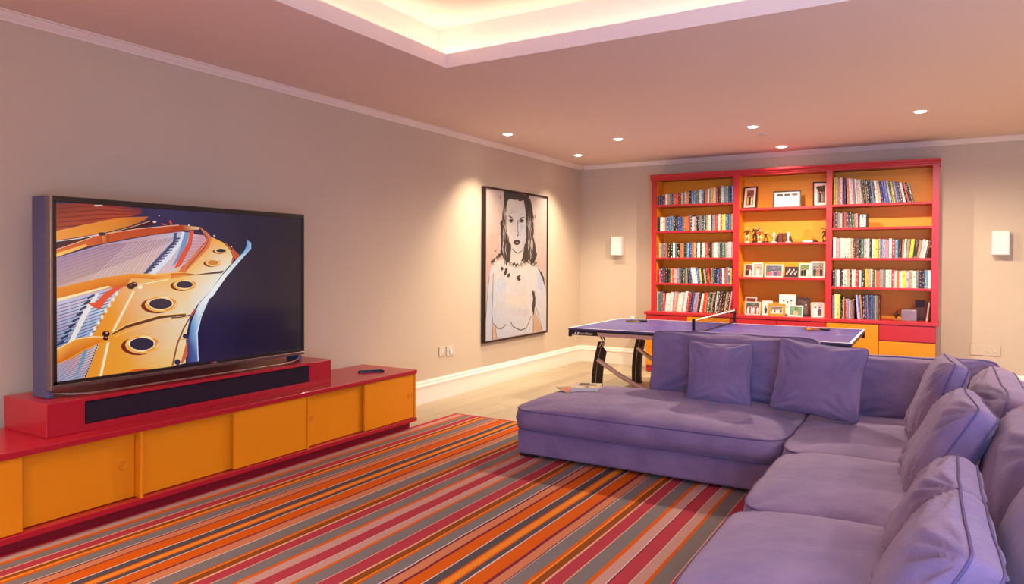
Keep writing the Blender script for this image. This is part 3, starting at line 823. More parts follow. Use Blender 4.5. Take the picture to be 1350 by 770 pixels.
obj('back_panel', bx(BX0, BX1, YB - .016, YB - .001, ZCT, 2.565), M_cor, bc)
b = nb()
prism(b, [(BYF + .03, 2.557), (BYF - .004, 2.557), (BYF - .004, 2.572), (BYF - .014, 2.58), (BYF - .014, 2.592), (BYF - .026, 2.604), (BYF - .03, 2.612), (BYF - .03, 2.63), (YB - .001, 2.63), (YB - .001, 2.566), (BYF + .03, 2.566)], 0, BX0 - .016, BX1 + .012)
obj('cornice', b, M_cred, bc)
BAYS = {'L': (-3.267, -2.252), 'C': (-2.178, -1.16), 'R': (-1.094, -.069)}
SHZ = {'L': (2.229, 1.877, 1.524, 1.185), 'C': (2.146, 1.712, 1.28), 'R': (2.154, 1.88, 1.519, 1.178)}
for k in 'LCR':
    x0, x1 = BAYS[k]
    for z in SHZ[k]:
        obj('shelf', bx(x0 - .004, x1 + .004, BYF + .006, YB - .017, z - .027, z, .002), M_cred, bc)
obj('counter', bx(-3.376, .008, 9.095, YB - .001, .768, ZCT, .003), M_cred, bc)
obj('cabinet_body', bx(-3.352, -.018, 9.125, YB - .001, .008, .768), M_cred, bc)
M_fr = mat('bookcase_door_orange', (224, 134, 8), rough=.42)
DF = 9.105
def front(x0, x1, z0, z1, mm, nm):
    d = obj(nm, bx(x0 + .003, x1 - .003, DF, DF + .0195, z0 + .003, z1 - .003, .002), mm, bc)
    return d
for a, c, topred in ((-3.352, -2.796, 1), (-2.796, -2.247, 0), (-2.247, -1.69, 1), (-1.69, -1.13, 1), (-1.13, -.578, 0), (-.578, -.018, 1)):
    if topred:
        front(a, c, .585, .764, M_cred, 'drawer'); front(a, c, .09, .578, M_fr, 'cabinet_door')
    else:
        front(a, c, .09, .764, M_fr, 'cabinet_door')

# ------------------------------------------------------------------ books
def book_mats():
    m = bpy.data.materials.new('book_cover'); m.use_nodes = True
    nt = m.node_tree; pb = nt.nodes['Principled BSDF']
    oi = nt.nodes.new('ShaderNodeObjectInfo'); tc = nt.nodes.new('ShaderNodeTexCoord')
    ink = nt.nodes.new('ShaderNodeAttribute'); ink.attribute_type = 'OBJECT'; ink.attribute_name = 'ink'
    ofs = nt.nodes.new('ShaderNodeVectorMath'); ofs.operation = 'MULTIPLY_ADD'
    ofs.inputs[1].default_value = (2.2, 0.0, 15.0)
    cmb = nt.nodes.new('ShaderNodeCombineXYZ')
    ml = nt.nodes.new('ShaderNodeMath'); ml.operation = 'MULTIPLY'; ml.inputs[1].default_value = 91.0
    nt.links.new(oi.outputs['Random'], ml.inputs[0])
    for k in range(3): nt.links.new(ml.outputs[0], cmb.inputs[k])
    nt.links.new(tc.outputs['Object'], ofs.inputs[0]); nt.links.new(cmb.outputs[0], ofs.inputs[2])
    n1 = nt.nodes.new('ShaderNodeTexNoise'); n1.inputs['Scale'].default_value = 1.0; n1.inputs['Detail'].default_value = 2
    nt.links.new(ofs.outputs[0], n1.inputs['Vector'])
    gt = nt.nodes.new('ShaderNodeMath'); gt.operation = 'GREATER_THAN'; gt.inputs[1].default_value = .585
    nt.links.new(n1.outputs['Fac'], gt.inputs[0])
    # lettering only in the middle of the spine's width
    sx = nt.nodes.new('ShaderNodeSeparateXYZ'); nt.links.new(tc.outputs['Object'], sx.inputs[0])
    ab = nt.nodes.new('ShaderNodeMath'); ab.operation = 'ABSOLUTE'; nt.links.new(sx.outputs['X'], ab.inputs[0])
    lt = nt.nodes.new('ShaderNodeMath'); lt.operation = 'LESS_THAN'; lt.inputs[1].default_value = .24; nt.links.new(ab.outputs[0], lt.inputs[0])
    mu = nt.nodes.new('ShaderNodeMath'); mu.operation = 'MULTIPLY'; nt.links.new(gt.outputs[0], mu.inputs[0]); nt.links.new(lt.outputs[0], mu.inputs[1])
    mx = nt.nodes.new('ShaderNodeMix'); mx.data_type = 'RGBA'
    nt.links.new(mu.outputs[0], mx.inputs['Factor']); nt.links.new(oi.outputs['Color'], mx.inputs[6]); nt.links.new(ink.outputs['Color'], mx.inputs[7])
    nt.links.new(mx.outputs[2], pb.inputs['Base Color'])
    pb.inputs['Roughness'].default_value = .45
    return m
M_book = book_mats()
M_page = mat('book_pages', (232, 220, 196), rough=.9)
def unit_book(kind):
    """book of unit size: x width, y depth (spine at y=-.5), z height from 0 to 1"""
    b = nb()
    ct = .10 if kind == 0 else .05                       # cover thickness (fraction of width)
    ov = .0 if kind == 1 else .02
    if kind == 2:                                        # rounded spine
        sp = [(-.5, -.44), (-.36, -.485), (0, -.5), (.36, -.485), (.5, -.44)]
    else:
        sp = [(-.5, -.5), (.5, -.5)]
    outer = sp + [(.5, .5), (.5 - ct, .5)] + [(.5 - ct, -.42), (-.5 + ct, -.42)] + [(-.5 + ct, .5), (-.5, .5)]
    prism(b, outer, 2, 0, 1)
    n = len(b.faces)
    for f in b.faces: f.material_index = 0
    box(b, -.5 + ct, .5 - ct, -.42, .5 - ov - .01, ov, 1 - ov)
    b.faces.ensure_lookup_table()
    for f in b.faces[n:]: f.material_index = 1
    # the box above keeps its faces after the cover faces
    me = bpy.data.meshes.new('book'); b.normal_update(); b.to_mesh(me); b.free()
    me.materials.append(M_book); me.materials.append(M_page)
    return me
BOOKME = [unit_book(k) for k in range(3)]
PAL = {'k': ((24, 21, 24), 'black'), 'w': ((236, 226, 210), 'cream'), 'n': ((40, 52, 110), 'navy blue'), 'b': ((44, 92, 170), 'blue'), 'r': ((206, 44, 44), 'red'),
       'o': ((236, 122, 60), 'orange'), 'y': ((236, 196, 60), 'yellow'), 'g': ((140, 134, 128), 'grey'), 'e': ((60, 104, 84), 'green'), 'p': ((206, 160, 168), 'pale pink'),
       't': ((188, 156, 112), 'tan'), 'd': ((78, 46, 36), 'dark brown'), 's': ((84, 118, 146), 'slate blue'), 'm': ((116, 30, 44), 'maroon'), 'l': ((170, 160, 190), 'lilac')}
BAYN = {'L': 'left', 'R': 'right'}
SHN = {0: 'top shelf', 1: 'second shelf', 2: 'third shelf', 3: 'fourth shelf', 4: 'lowest shelf'}
rb = random.Random(11)
def book_row(bay, k, seq, x0, x1, h0, h1, depth=.19, lean=None, hvar=.012, wvar=.35):
    """seq: one letter for each book; heights run from h0 to h1; lean(i, n) -> degrees, positive to the right"""
    z = (SHZ[bay] + (ZCT,))[k]
    n = len(seq)
    ws = [1 + rb.uniform(-wvar, wvar) for _ in seq]
    hs_ = [h0 + (h1 - h0) * i / max(1, n - 1) + rb.uniform(-hvar, hvar) for i in range(n)]
    an = [math.radians(lean(i, n)) if lean else 0.0 for i in range(n)]
    tot = sum(w / math.cos(a) for w, a in zip(ws, an))
    gap = [0.0] + [max(0.0, min(hs_[i - 1], hs_[i]) * (math.sin(an[i - 1]) - math.sin(an[i]))) for i in range(1, n)]
    first_over = max(0, -math.sin(an[0]) * hs_[0]) ; last_over = max(0, math.sin(an[-1]) * hs_[-1])
    sc = (x1 - x0 - .004 - first_over - last_over - sum(gap)) / tot
    x = x0 + .002 + first_over
    for i, ch in enumerate(seq):
        w = ws[i] * sc; a = an[i]; h = hs_[i]
        pitch = w / math.cos(a)
        x += gap[i]
        o = bpy.data.objects.new('book', BOOKME[rb.choice((0, 1, 1, 2))]); COL.objects.link(o)
        d = depth + rb.uniform(-.025, .02)
        yf = BYF + .03 + rb.uniform(0, .012)
        # mesh origin: middle of the bottom edge; lowest corner touches the shelf
        cx_ = x + pitch / 2
        o.rotation_euler = (0, a, 0)
        zc = z + .0008 + abs(math.sin(a)) * w * .96 / 2
        o.location = (cx_ - math.copysign(math.sin(abs(a)) * math.tan(abs(a)) * w / 2, a), yf + d / 2, zc)
        o.scale = (w * .95, d, h)
        rgb, cn = PAL[ch]
        f = rb.uniform(.82, 1.1)
        c = lin([min(255, v * f + rb.uniform(-8, 8)) if v * f > 8 else v for v in rgb])
        o.color = (*c, 1)
        dark = sum(rgb) < 380
        o['ink'] = list(lin(rb.choice([(236, 226, 210), (230, 200, 120), (214, 120, 90), (240, 240, 240)]) if dark else rb.choice([(40, 34, 36), (60, 50, 80), (150, 40, 40), (40, 60, 90)])))
        leaning = 'leaning ' if abs(a) > .03 else ''
        tag(o, f'{leaning}{cn} book, {ordinal(i + 1)} from left, {SHN[k]}, {BAYN[bay]} bookcase bay', 'book', 'books in the bookcase')
        x += pitch
LX0, LX1 = BAYS['L']; RX0b, RX1b = BAYS['R']
book_row('L', 0, 'nnmwtgnormtgwokssewskowgtypmkwgskb', LX0 + .012, LX1 - .002, .128, .222, hvar=.006)
book_row('L', 1, 'kwwtbsskknnsoonwpkkgkektwkgrwryybst', LX0 + .012, LX1 - .003, .190, .198)
book_row('L', 2, 'tgsokkwekotksbotkwkwrkktwwgkegwwp', LX0 + .022, LX1 - .003, .196, .196, hvar=.006)
book_row('L', 3, 'rndkktrwpsketnnwwbyktdrysknbmwrgsy', LX0 + .022, LX1 - .018, .190, .205, lean=lambda i, n: -7 if 13 <= i <= 22 else 0)
book_row('L', 4, 'wesrwwwptwwpwrdnlpkwroektkwkdktdp', LX0 + .002, LX1 - .003, .250, .275, lean=lambda i, n: 0 if i < 4 else (4 if i < 7 else 8), hvar=.014)
book_row('R', 0, 'yttpmnowpgwpwtktkkskwtnbbwkyglndwkrkd', RX0b + .004, -.245, .320, .225, lean=lambda i, n: 0 if i < 6 else -3 - 10 * (i - 6) / (n - 6), depth=.22, hvar=.008)
book_row('R', 1, 'mkgpkrdkkeop', RX0b + .004, -.815, .185, .165, lean=lambda i, n: -2 if i > 7 else 0)
book_row('R', 2, 'wpwwwwtddkewwkwypslpwrskowgyktwwd', RX0b + .004, RX1b - .004, .238, .205, lean=lambda i, n: 0 if i < n - 9 else 2 + 1.3 * (i - n + 9), hvar=.008)
book_row('R', 3, 'kgwkdwtkwrwkytwdwoggwwrwowyltwgkksw', RX0b + .004, RX1b - .004, .205, .200, hvar=.008)
book_row('R', 4, 'gwwyykktkrspgd', RX0b + .002, -.845, .285, .225, lean=lambda i, n: 0, depth=.21, hvar=.02)

# second run of tall picture books on the counter, ordinals continue
def tall_books():
    z = ZCT
    x = -.838
    cols = [('l', 'lilac'), ('b', 'blue'), ('o', 'orange'), ('k', 'black'), ('n', 'navy blue'), ('s', 'slate blue'), ('k', 'black'), ('b', 'blue'), ('e', 'green'), ('g', 'grey'), ('e', 'green'), ('m', 'maroon')]
    for i, (ch, cn) in enumerate(cols):
        w = .0195; h = .283 + rb.uniform(-.006, .004)
        a = math.radians(-5 if i < 3 else -2 if i < 6 else 0)
        o = bpy.data.objects.new('book', BOOKME[i % 3]); COL.objects.link(o)
        o.rotation_euler = (0, a, 0)
        pitch = w / math.cos(a)
        if i == 0: x += abs(math.sin(a)) * h
        o.location = (x + pitch / 2, BYF + .03 + .11, z + .0008 + abs(math.sin(a)) * w / 2)
        o.scale = (w * .95, .21, h)
        c = lin(PAL[ch][0]); o.color = (*c, 1)
        o['ink'] = list(lin(rb.choice([(236, 236, 230), (240, 120, 60), (230, 200, 60), (220, 120, 160)])))
        tag(o, f'tall {cn} picture book, {ordinal(i + 1)} of the right group on the bookcase counter', 'book', 'books in the bookcase')
        x += pitch + .0002
tall_books()

def loose_book(name, label, x0, x1, y0, y1, z0, z1, rgb, cat='book', a=0):
    """a single closed book or album standing upright: covers and page block"""
    t = thing(name, label, cat, ((x0 + x1) / 2, (y0 + y1) / 2, z0), rot=(0, math.radians(a), 0))
    w, d, h = x1 - x0, y1 - y0, z1 - z0
    cm = mat('cover_%d_%d_%d' % rgb, rgb, rough=.5, var=.08)
    b = nb()
    box(b, -w / 2, -w / 2 + .003, -d / 2, d / 2, 0, h); box(b, w / 2 - .003, w / 2, -d / 2, d / 2, 0, h); box(b, -w / 2 + .003, w / 2 - .003, -d / 2, -d / 2 + .003, 0, h)
    obj('cover', b, cm, t, local=True)
    obj('pages', bx(-w / 2 + .0032, w / 2 - .0032, -d / 2 + .0032, d / 2 - .004, .003, h - .003), M_page, t, local=True)
    return t
# pale photo block at the end of the second shelf
t = thing('photo_block', 'small dark box with a pale printed front beside the short row of books', 'box', (-.755, BYF + .09, 1.8805))
obj('box_body', bx(-.805, -.715, BYF + .04, BYF + .13, 1.8808, 2.035, .002), mat('box_dark', (44, 30, 30), rough=.5), t)
lay = [([(0, 0), (1, 0), (1, 1), (0, 1)], (232, 222, 206))]
for i in range(4):
    lay.append(([(.12, .12 + .2 * i), (.85, .12 + .2 * i), (.85, .2 + .2 * i), (.12, .2 + .2 * i)], (150, 136, 128)))
lay.append((ell((.5, .88), .14, .07, 8), (50, 40, 44)))
flat_print('printed_front', lay, Vector((-.797, BYF + .0395, 1.888)) - wl(t), (.06, 0, 0), (0, 0, .14), attr_mat('box_print'), t)

# ------------------------------------------------------------------ photo frames
M_photo = attr_mat('photo_print', rough=.25, spec=.5)
FR = {'black': mat('frame_black', (26, 22, 24), rough=.35), 'silver': mat('frame_silver', (226, 214, 200), rough=.3, metal=.35), 'wood': mat('frame_gold_wood', (206, 124, 24), rough=.45),
      'white': mat('frame_white', (240, 230, 216), rough=.4), 'dark': mat('frame_brown', (58, 40, 38), rough=.4)}
rp = random.Random(3)
def people(bgc, cols, n, y0=.1, hgt=.62, skin_=(206, 160, 136)):
    L = [([(0, 0), (1, 0), (1, 1), (0, 1)], bgc)]
    for _ in range(6):
        L.append((ell((rp.random(), .55 + .4 * rp.random()), .12 + .12 * rp.random(), .1, 7), tuple(max(0, min(255, v + rp.randint(-34, 34))) for v in bgc)))
    for i in range(n):
        x = (i + .5) / n * .86 + .07; w_ = min(.2, .44 / n); h_ = hgt * rp.uniform(.88, 1.06)
        c = cols[i % len(cols)]
        L.append(([(x - w_ * .7, y0 * .4), (x + w_ * .7, y0 * .4), (x + w_ * .95, y0 + h_ * .55), (x + w_ * .4, y0 + h_ * .75), (x - w_ * .4, y0 + h_ * .75), (x - w_ * .95, y0 + h_ * .55)], c))
        L.append((ell((x, y0 + h_ * .88), w_ * .5, h_ * .14, 9), skin_))
        L.append((ell((x, y0 + h_ * .95), w_ * .52, h_ * .09, 8), (60, 44, 38)))
    return L
def photo_frame(label, px, y, z, w, h, style, layers, border=.018, mount=0.0, yaw=0, lean=10, mountc=(236, 222, 214), px_is_x=False):
    x = px if px_is_x else -2.178 + (px - 974.2) * (1.018 / 115.1)
    t = thing('framed_photo', label, 'photo frame', (x, y, z + .0005), 'photo frames in the bookcase', rot=(0, 0, math.radians(yaw)))
    T = Matrix.Rotation(math.radians(-lean), 4, 'X')
    d = .014
    def fin(nm, b, m, par=t):
        bmesh.ops.transform(b, matrix=T, verts=b.verts)
        return obj(nm, b, m, par, local=True)
    b = nb()
    box(b, -w / 2, -w / 2 + border, 0, d, 0, h); box(b, w / 2 - border, w / 2, 0, d, 0, h)
    box(b, -w / 2 + border, w / 2 - border, 0, d, 0, border); box(b, -w / 2 + border, w / 2 - border, 0, d, h - border, h)
    fin('frame', b, FR[style])
    fin('backing', bx(-w / 2 + border * .5, w / 2 - border * .5, d * .55, d, border * .5, h - border * .5), FR['dark'])
    iw, ih = w - 2 * border, h - 2 * border
    if mount:
        L = [([(0, 0), (1, 0), (1, 1), (0, 1)], mountc)]
        mx_, my_ = mount / iw, mount / ih
        L += [([(mx_ + u * (1 - 2 * mx_), my_ + v * (1 - 2 * my_)) for u, v in p], c) for p, c in layers]
    else:
        L = layers
    ux = T @ Vector((iw, 0, 0)); uy = T @ Vector((0, 0, ih)); o0 = T @ Vector((-iw / 2, d * .5, border))
    flat_print('photo', L, o0, ux, uy, M_photo, t, step=.00015)
    # easel strut behind
    b = nb()
    ty = h * .62 * math.sin(math.radians(lean)) + .012
    tz = h * .62 * math.cos(math.radians(lean))
    tube(b, [(0, ty + .004, tz), (0, ty + .05, .003)], .004, 5)
    obj('easel_strut', b, FR['dark'], t, local=True)
    return t
y1 = BYF + .10
photo_frame('black frame with a pink mounted photo, left on the top middle shelf', 985.7, y1 - .01, 2.146, .185, .285, 'black', people((120, 60, 60), [(180, 150, 60), (60, 30, 40), (200, 190, 120)], 3), .016, .03, yaw=-14, lean=9, mountc=(226, 190, 180))
photo_frame('wide black frame with three pale panels on the top middle shelf', 1036.5, y1, 2.146, .325, .212, 'black',
            [([(0, 0), (1, 0), (1, 1), (0, 1)], (232, 224, 212))] + [([(.06 + .32 * i, .76), (.32 + .32 * i, .76), (.32 + .32 * i, .94), (.06 + .32 * i, .94)], (70, 44, 44)) for i in range(3)]
            + [(ell((.1 + .13 * i, .35 + .22 * ((i * 7) % 3)), .022, .06, 6), (206, 170, 120)) for i in range(7)] + [([(.34 + .32 * i, .02), (.352 + .32 * i, .02), (.352 + .32 * i, .98), (.34 + .32 * i, .98)], (196, 180, 170)) for i in range(2)], .014, .012, lean=10)
photo_frame('black frame with a dark group photo, right on the top middle shelf', 1081.5, y1, 2.146, .185, .305, 'black', people((70, 50, 50), [(120, 110, 104), (50, 40, 44), (160, 140, 130)], 4), .014, .036, yaw=10, lean=9, mountc=(230, 196, 186))
z3 = 1.28
photo_frame('silver frame with a couple, leftmost on the third middle shelf', 984.5, y1 + .03, z3, .12, .162, 'silver', people((110, 70, 60), [(60, 40, 44), (222, 200, 180)], 2), .014, yaw=-8)
photo_frame('silver frame with a figure in pale blue, second on the third middle shelf', 998.3, y1, z3, .125, .18, 'silver', people((190, 150, 130), [(196, 206, 196)], 1), .014, yaw=6)
photo_frame('wide silver frame with a family outdoors on the third middle shelf', 1020, y1, z3, .218, .16, 'silver', people((96, 96, 110), [(206, 90, 90), (190, 120, 130), (70, 80, 130)], 4, .05, .5), .014)
photo_frame('dark frame with rows of faces on the third middle shelf', 1043.5, y1 + .01, z3, .16, .135, 'dark',
            [([(0, 0), (1, 0), (1, 1), (0, 1)], (60, 40, 42))] + [(ell((.12 + .11 * i, .32 + .2 * (i % 3)), .075, .11, 8), (222, 180, 166)) for i in range(8)], .008)
photo_frame('silver frame with dark-suited people, second from right on the third middle shelf', 1060.8, y1, z3, .138, .178, 'silver', people((120, 130, 80), [(36, 32, 36), (44, 36, 40), (220, 214, 200)], 3), .016, yaw=-6)
photo_frame('tall silver frame with two standing figures, rightmost on the third middle shelf', 1078, y1, z3, .158, .2, 'silver', people((140, 130, 110), [(56, 48, 44), (150, 100, 76)], 3), .016, yaw=4)
zc = ZCT
yb_, yf_ = BYF + .16, BYF + .04
photo_frame('silver frame at the back left of the middle counter', 987, yb_, zc, .15, .215, 'silver', people((120, 50, 56), [(50, 40, 44)], 2), .014, yaw=-8, lean=8)
photo_frame('wide silver frame with a dancing row, front left of the middle counter', 992.8, yf_, zc, .19, .165, 'silver', people((90, 84, 86), [(230, 216, 206), (170, 60, 60), (220, 206, 196)], 6, .08, .66), .012, yaw=-4)
photo_frame('narrow white frame with a dark banner on the middle counter', 1012.2, yf_ + .03, zc, .12, .18, 'white', people((216, 210, 200), [(60, 60, 70), (120, 100, 90)], 2), .014)
photo_frame('white frame with an ink sketch of figures, tallest on the middle counter', 1037.2, yb_, zc, .195, .262, 'white',
            [([(0, 0), (1, 0), (1, 1), (0, 1)], (236, 224, 212))] + [(ell((.25 + .25 * i, .72 - .06 * (i % 2)), .07, .045, 9), (80, 66, 62)) for i in range(3)]
            + [(stroke([(.25 + .25 * i, .66), (.22 + .25 * i, .5), (.3 + .25 * i, .35)], .03), (110, 96, 90)) for i in range(3)], .008, lean=8)
photo_frame('golden wooden frame with a group photo on the middle counter', 1026, yf_ - .02, zc, .2, .15, 'wood', people((120, 110, 90), [(230, 220, 206), (150, 60, 60), (236, 226, 214)], 5, .05, .6), .028, .008)
photo_frame('dark album leaning open behind the small frames on the middle counter', 1060, yb_ - .02, zc, .16, .225, 'dark', people((84, 66, 60), [(60, 50, 48), (110, 90, 84)], 2), .012, yaw=24, lean=8)
photo_frame('white frame with a person in peach on green, middle counter', 1051, yf_ - .01, zc, .17, .135, 'white', people((110, 140, 104), [(232, 160, 130)], 1, .02, .62), .014)
photo_frame('pale pink frame with a bride, rightmost on the middle counter', 1078.8, yf_ + .02, zc, .14, .18, 'silver', people((226, 176, 170), [(240, 230, 224), (90, 70, 70)], 2), .016, yaw=8)

# ------------------------------------------------------------------ figurines on the second middle shelf
zs = 1.7125
M_brz = mat('bronze_dark', (58, 38, 36), rough=.4, metal=.3); M_ivory = mat('ivory_white', (236, 226, 206), rough=.4); M_cream = mat('figurine_cream', (222, 196, 150), rough=.5)
M_rb = mat('figurine_red', (150, 50, 50), rough=.45)
def cxp(px): return -2.178 + (px - 974.2) * (1.018 / 115.1)
def figurine(label, px, h, m_body, m_legs, base_m, pose, base_r=.036, acc=None):
    x, y = cxp(px), BYF + .1
    t = thing('figurine', label, 'figurine', (x, y, zs), 'figurines in the bookcase')
    obj('base', lathe(nb(), [(base_r, 0), (base_r, .012), (base_r * .85, .02)], (0, 0, 0), 16), base_m, t, local=True)
    z0 = .02; H = h - z0
    b = nb()
    lw = H * .075
    tube(b, [(-.012, 0, z0), (-.014 - .004 * pose, -.004, z0 + H * .24), (-.006, 0, z0 + H * .46)], [lw * .55, lw * .75, lw], 8)
    tube(b, [(.016, 0, z0), (.016 + .006 * pose, .004, z0 + H * .24), (.006, 0, z0 + H * .46)], [lw * .55, lw * .75, lw], 8)
    obj('legs', b, m_legs, t, smooth=True, local=True)
    b = nb()
    lean = .012 * pose
    tube(b, [(0, 0, z0 + H * .42), (lean * .5, 0, z0 + H * .55), (lean, 0, z0 + H * .74), (lean, 0, z0 + H * .8)], [H * .085, H * .08, H * .115, H * .05], 10)
    tube(b, [(lean - H * .11, 0, z0 + H * .74), (lean - H * .2, -.012, z0 + H * .62), (lean - H * .06 - .01 * pose, -.03, z0 + H * (.56 + .3 * pose))], [H * .045, H * .038, H * .03], 7)
    tube(b, [(lean + H * .11, 0, z0 + H * .74), (lean + H * .22, -.01, z0 + H * (.66 + .1 * pose)), (lean + H * (.1 + .14 * pose), -.028, z0 + H * (.54 + .38 * pose))], [H * .045, H * .038, H * .03], 7)
    obj('torso', b, m_body, t, smooth=True, local=True)
    obj('head', ball(nb(), (lean, -.004, z0 + H * .88), (H * .062, H * .07, H * .085)), M_cream if m_body is not M_ivory else M_ivory, t, smooth=True, local=True)
    if acc:
        b = nb(); tube(b, [(lean + H * (.1 + .14 * pose), -.03, z0 + H * (.54 + .38 * pose)), (lean + H * acc[0], -.03, z0 + H * acc[1])], [.003, .006], 6)
        obj('held_stick', b, M_brz, t, local=True)
    return t
figurine('bronze and cream figurine, leftmost on the second middle shelf', 983.2, .2, M_brz, M_cream, M_cream, .4, .034, (.45, .35))
figurine('tall dark bronze figurine with raised arms, second from left', 994, .21, M_brz, M_brz, M_brz, 1.0, .034)
figurine('red and cream figurine beside the tall bronze one', 1000.3, .175, M_rb, M_cream, M_cream, .5, .026, (.6, .3))
figurine('small dark figurine on a round black base', 1008.8, .14, M_brz, M_rb, M_brz, .7, .042, (.7, .25))
def statuette(label, px):
    x, y = cxp(px), BYF + .07
    t = thing('statuette', label, 'statuette', (x, y, zs), 'slim white statuettes')
    obj('foot', lathe(nb(), [(.034, 0), (.034, .006), (.014, .012)], (0, 0, 0), 16), M_ivory, t, local=True)
    obj('body', lathe(nb(), [(.008, .0125), (.007, .05), (.010, .075), (.018, .09), (.016, .1), (.007, .106)], (0, 0, 0), 14), M_ivory, t, smooth=True, local=True)
    obj('head', ball(nb(), (0, 0, .118), (.009, .009, .013)), M_ivory, t, smooth=True, local=True)
statuette('slim white statuette left of the brown bookends', 1020.8)
statuette('slim white statuette before the right brown bookend', 1040)
def bookend(label, px, s):
    x, y = cxp(px), BYF + .14
    t = thing('bookend', label, 'bookend', (x, y, zs), 'brown bookends')
    obj('upright', bx(-.022, .022, -.05, .05, 0.0005, .118, .004), mat('bookend_wood', (98, 48, 32), rough=.4, var=.15, vscale=30), t, local=True)
    b = prism(nb(), [(s * .0225, 0.0005), (s * .07, 0.0005), (s * .068, .02), (s * .05, .075), (s * .03, .1), (s * .0225, .105)], 1, -.03, .03)
    obj('carved_side', b, M_brz, t, local=True)
bookend('brown wooden bookend, left one of the pair', 1029, -1)
bookend('brown wooden bookend, right one of the pair', 1036.3, 1)
M_glass = mat('award_glass', (250, 236, 220), rough=.03, trans=1.0)
t = thing('glass_award', 'rounded clear glass award on a white stand, second middle shelf', 'award', (cxp(1065.5), BYF + .1, zs))
b = prism(nb(), [(-.055, .022), (.04, .022), (.052, .08), (.045, .13), (.015, .16), (-.02, .162), (-.05, .135), (-.062, .08)], 1, -.012, .012)
obj('glass_panel', b, M_glass, t, local=True)
obj('stand', bx(-.062, .05, -.025, .025, .0005, .0215, .004), M_ivory, t, local=True)
t = thing('low_stand', 'small dark oval stand beside the glass award', 'stand', (cxp(1074.5), BYF + .12, zs))
obj('stand_body', lathe(nb(), [(.032, .0005), (.034, .008), (.022, .018)], (0, 0, 0), 16), M_brz, t, local=True)
figurine('slim dark figurine with a hoop, rightmost on the second middle shelf', 1086, .165, M_brz, M_brz, M_brz, .8, .024, (-.3, 1.02))

# things on the counter at the right
def rxp(px): return -1.096 + (px - 1096.7) * (1.027 / 132)
t = thing('brass_ornament', 'small dark brass ornament with a round horn on the counter', 'ornament', (rxp(1186), BYF + .07, ZCT))
obj('base', bx(-.045, .045, -.03, .03, .0005, .022, .004), mat('ornament_base', (150, 96, 44), rough=.5), t, local=True)
b = nb(); lathe(b, [(.008, .0225), (.01, .04), (.026, .055), (.03, .068), (.022, .08), (.01, .088)], (-.012, 0, 0), 16); ball(b, (-.012, 0, .1), (.012, .012, .016))
obj('urn', b, M_brz, t, smooth=True, local=True)
b = nb(); tube(b, [(.0, 0, .062), (.03, -.004, .052), (.042, -.004, .04)], [.006, .005, .009], 8)
obj('spout', b, M_brz, t, smooth=True, local=True)
t = thing('metal_box', 'brushed silver box standing right of the brass ornament', 'box', (rxp(1201), BYF + .08, ZCT))
obj('box_body', bx(-.078, .078, -.035, .035, .0005, .125, .004), mat('box_metal', (150, 124, 120), rough=.35, metal=.6, var=.1, vscale=8), t, local=True)
obj('lid', bx(-.08, .08, -.037, .037, .1252, .137, .003), mat('box_lid', (70, 46, 44), rough=.4), t, local=True)
loose_book('photo_album', 'dark brown album standing behind the silver box', -.225, -.125, BYF + .2, BYF + .225, ZCT + .0005, ZCT + .235, (74, 36, 30), 'album')
loose_book('slim_book', 'slim grey book leaning in the right corner of the counter', -.118, -.102, BYF + .04, BYF + .22, ZCT + .003, ZCT + .215, (170, 150, 150), 'book', a=6)

# ------------------------------------------------------------------ rug
C_ = {'r': (206, 48, 66), 'b': (204, 156, 144), 'o': (222, 98, 16), 'g': (132, 122, 120), 'c': (186, 64, 76), 'w': (236, 180, 140), 'n': (150, 78, 30), 'p': (214, 132, 92), 'u': (130, 44, 62),
      'd': (92, 82, 84), 'y': (246, 146, 44), 'x': (226, 212, 206)}
ST = [(-3.962, 'r'), (-3.925, 'b'), (-3.862, 'o'), (-3.83, 'g'), (-3.765, 'w'), (-3.757, 'c'), (-3.69, 'w'), (-3.676, 'n'), (-3.643, 'y'), (-3.625, 'o'), (-3.602, 'g'), (-3.528, 'x'), (-3.522, 'u'), (-3.509, 'p'),
      (-3.453, 'u'), (-3.442, 'o'), (-3.357, 'x'), (-3.35, 'd'), (-3.299, 'o'), (-3.288, 'y'), (-3.257, 'o'), (-3.246, 'd'), (-3.214, 'x'), (-3.208, 'o'), (-3.126, 'u'), (-3.112, 'p'), (-3.048, 'x'), (-3.042, 'g'), (-2.951, 'o'), (-2.938, 'y'), (-2.931, 'n'),
      (-2.888, 'w'), (-2.875, 'c'), (-2.808, 'w'), (-2.802, 'g'), (-2.723, 'o'), (-2.70, 'b')]
PER = [(-2.638, 'c'), (-2.56, 'x'), (-2.556, 'b'), (-2.502, 'o'), (-2.482, 'g'), (-2.40, 'w'), (-2.395, 'c'), (-2.313, 'w'), (-2.301, 'n'), (-2.257, 'y'), (-2.25, 'o'), (-2.233, 'g'), (-2.163, 'x'), (-2.156, 'u'), (-2.141, 'p'), (-2.086, 'u'), (-2.069, 'o'),
       (-1.993, 'x'), (-1.987, 'd'), (-1.934, 'o'), (-1.922, 'y'), (-1.884, 'o'), (-1.872, 'd'), (-1.842, 'x'), (-1.836, 'o'), (-1.754, 'u'), (-1.734, 'p'), (-1.683, 'u'), (-1.676, 'x'), (-1.671, 'g'), (-1.598, 'o'), (-1.58, 'y'), (-1.569, 'n'), (-1.529, 'w'), (-1.518, 'c'),
       (-1.448, 'w'), (-1.442, 'g'), (-1.362, 'o'), (-1.338, 'b'), (-1.284, 'x'), (-1.279, 'u')]
RUGR = 0.75
for k in range(3):
    for x, ch in PER:
        if x + 1.366 * k < RUGR - .01: ST.append((x + 1.366 * k, ch))
edges = [s[0] for s in ST] + [RUGR]
RY_0, RY_1, ZR = -0.5, 5.60, .0065
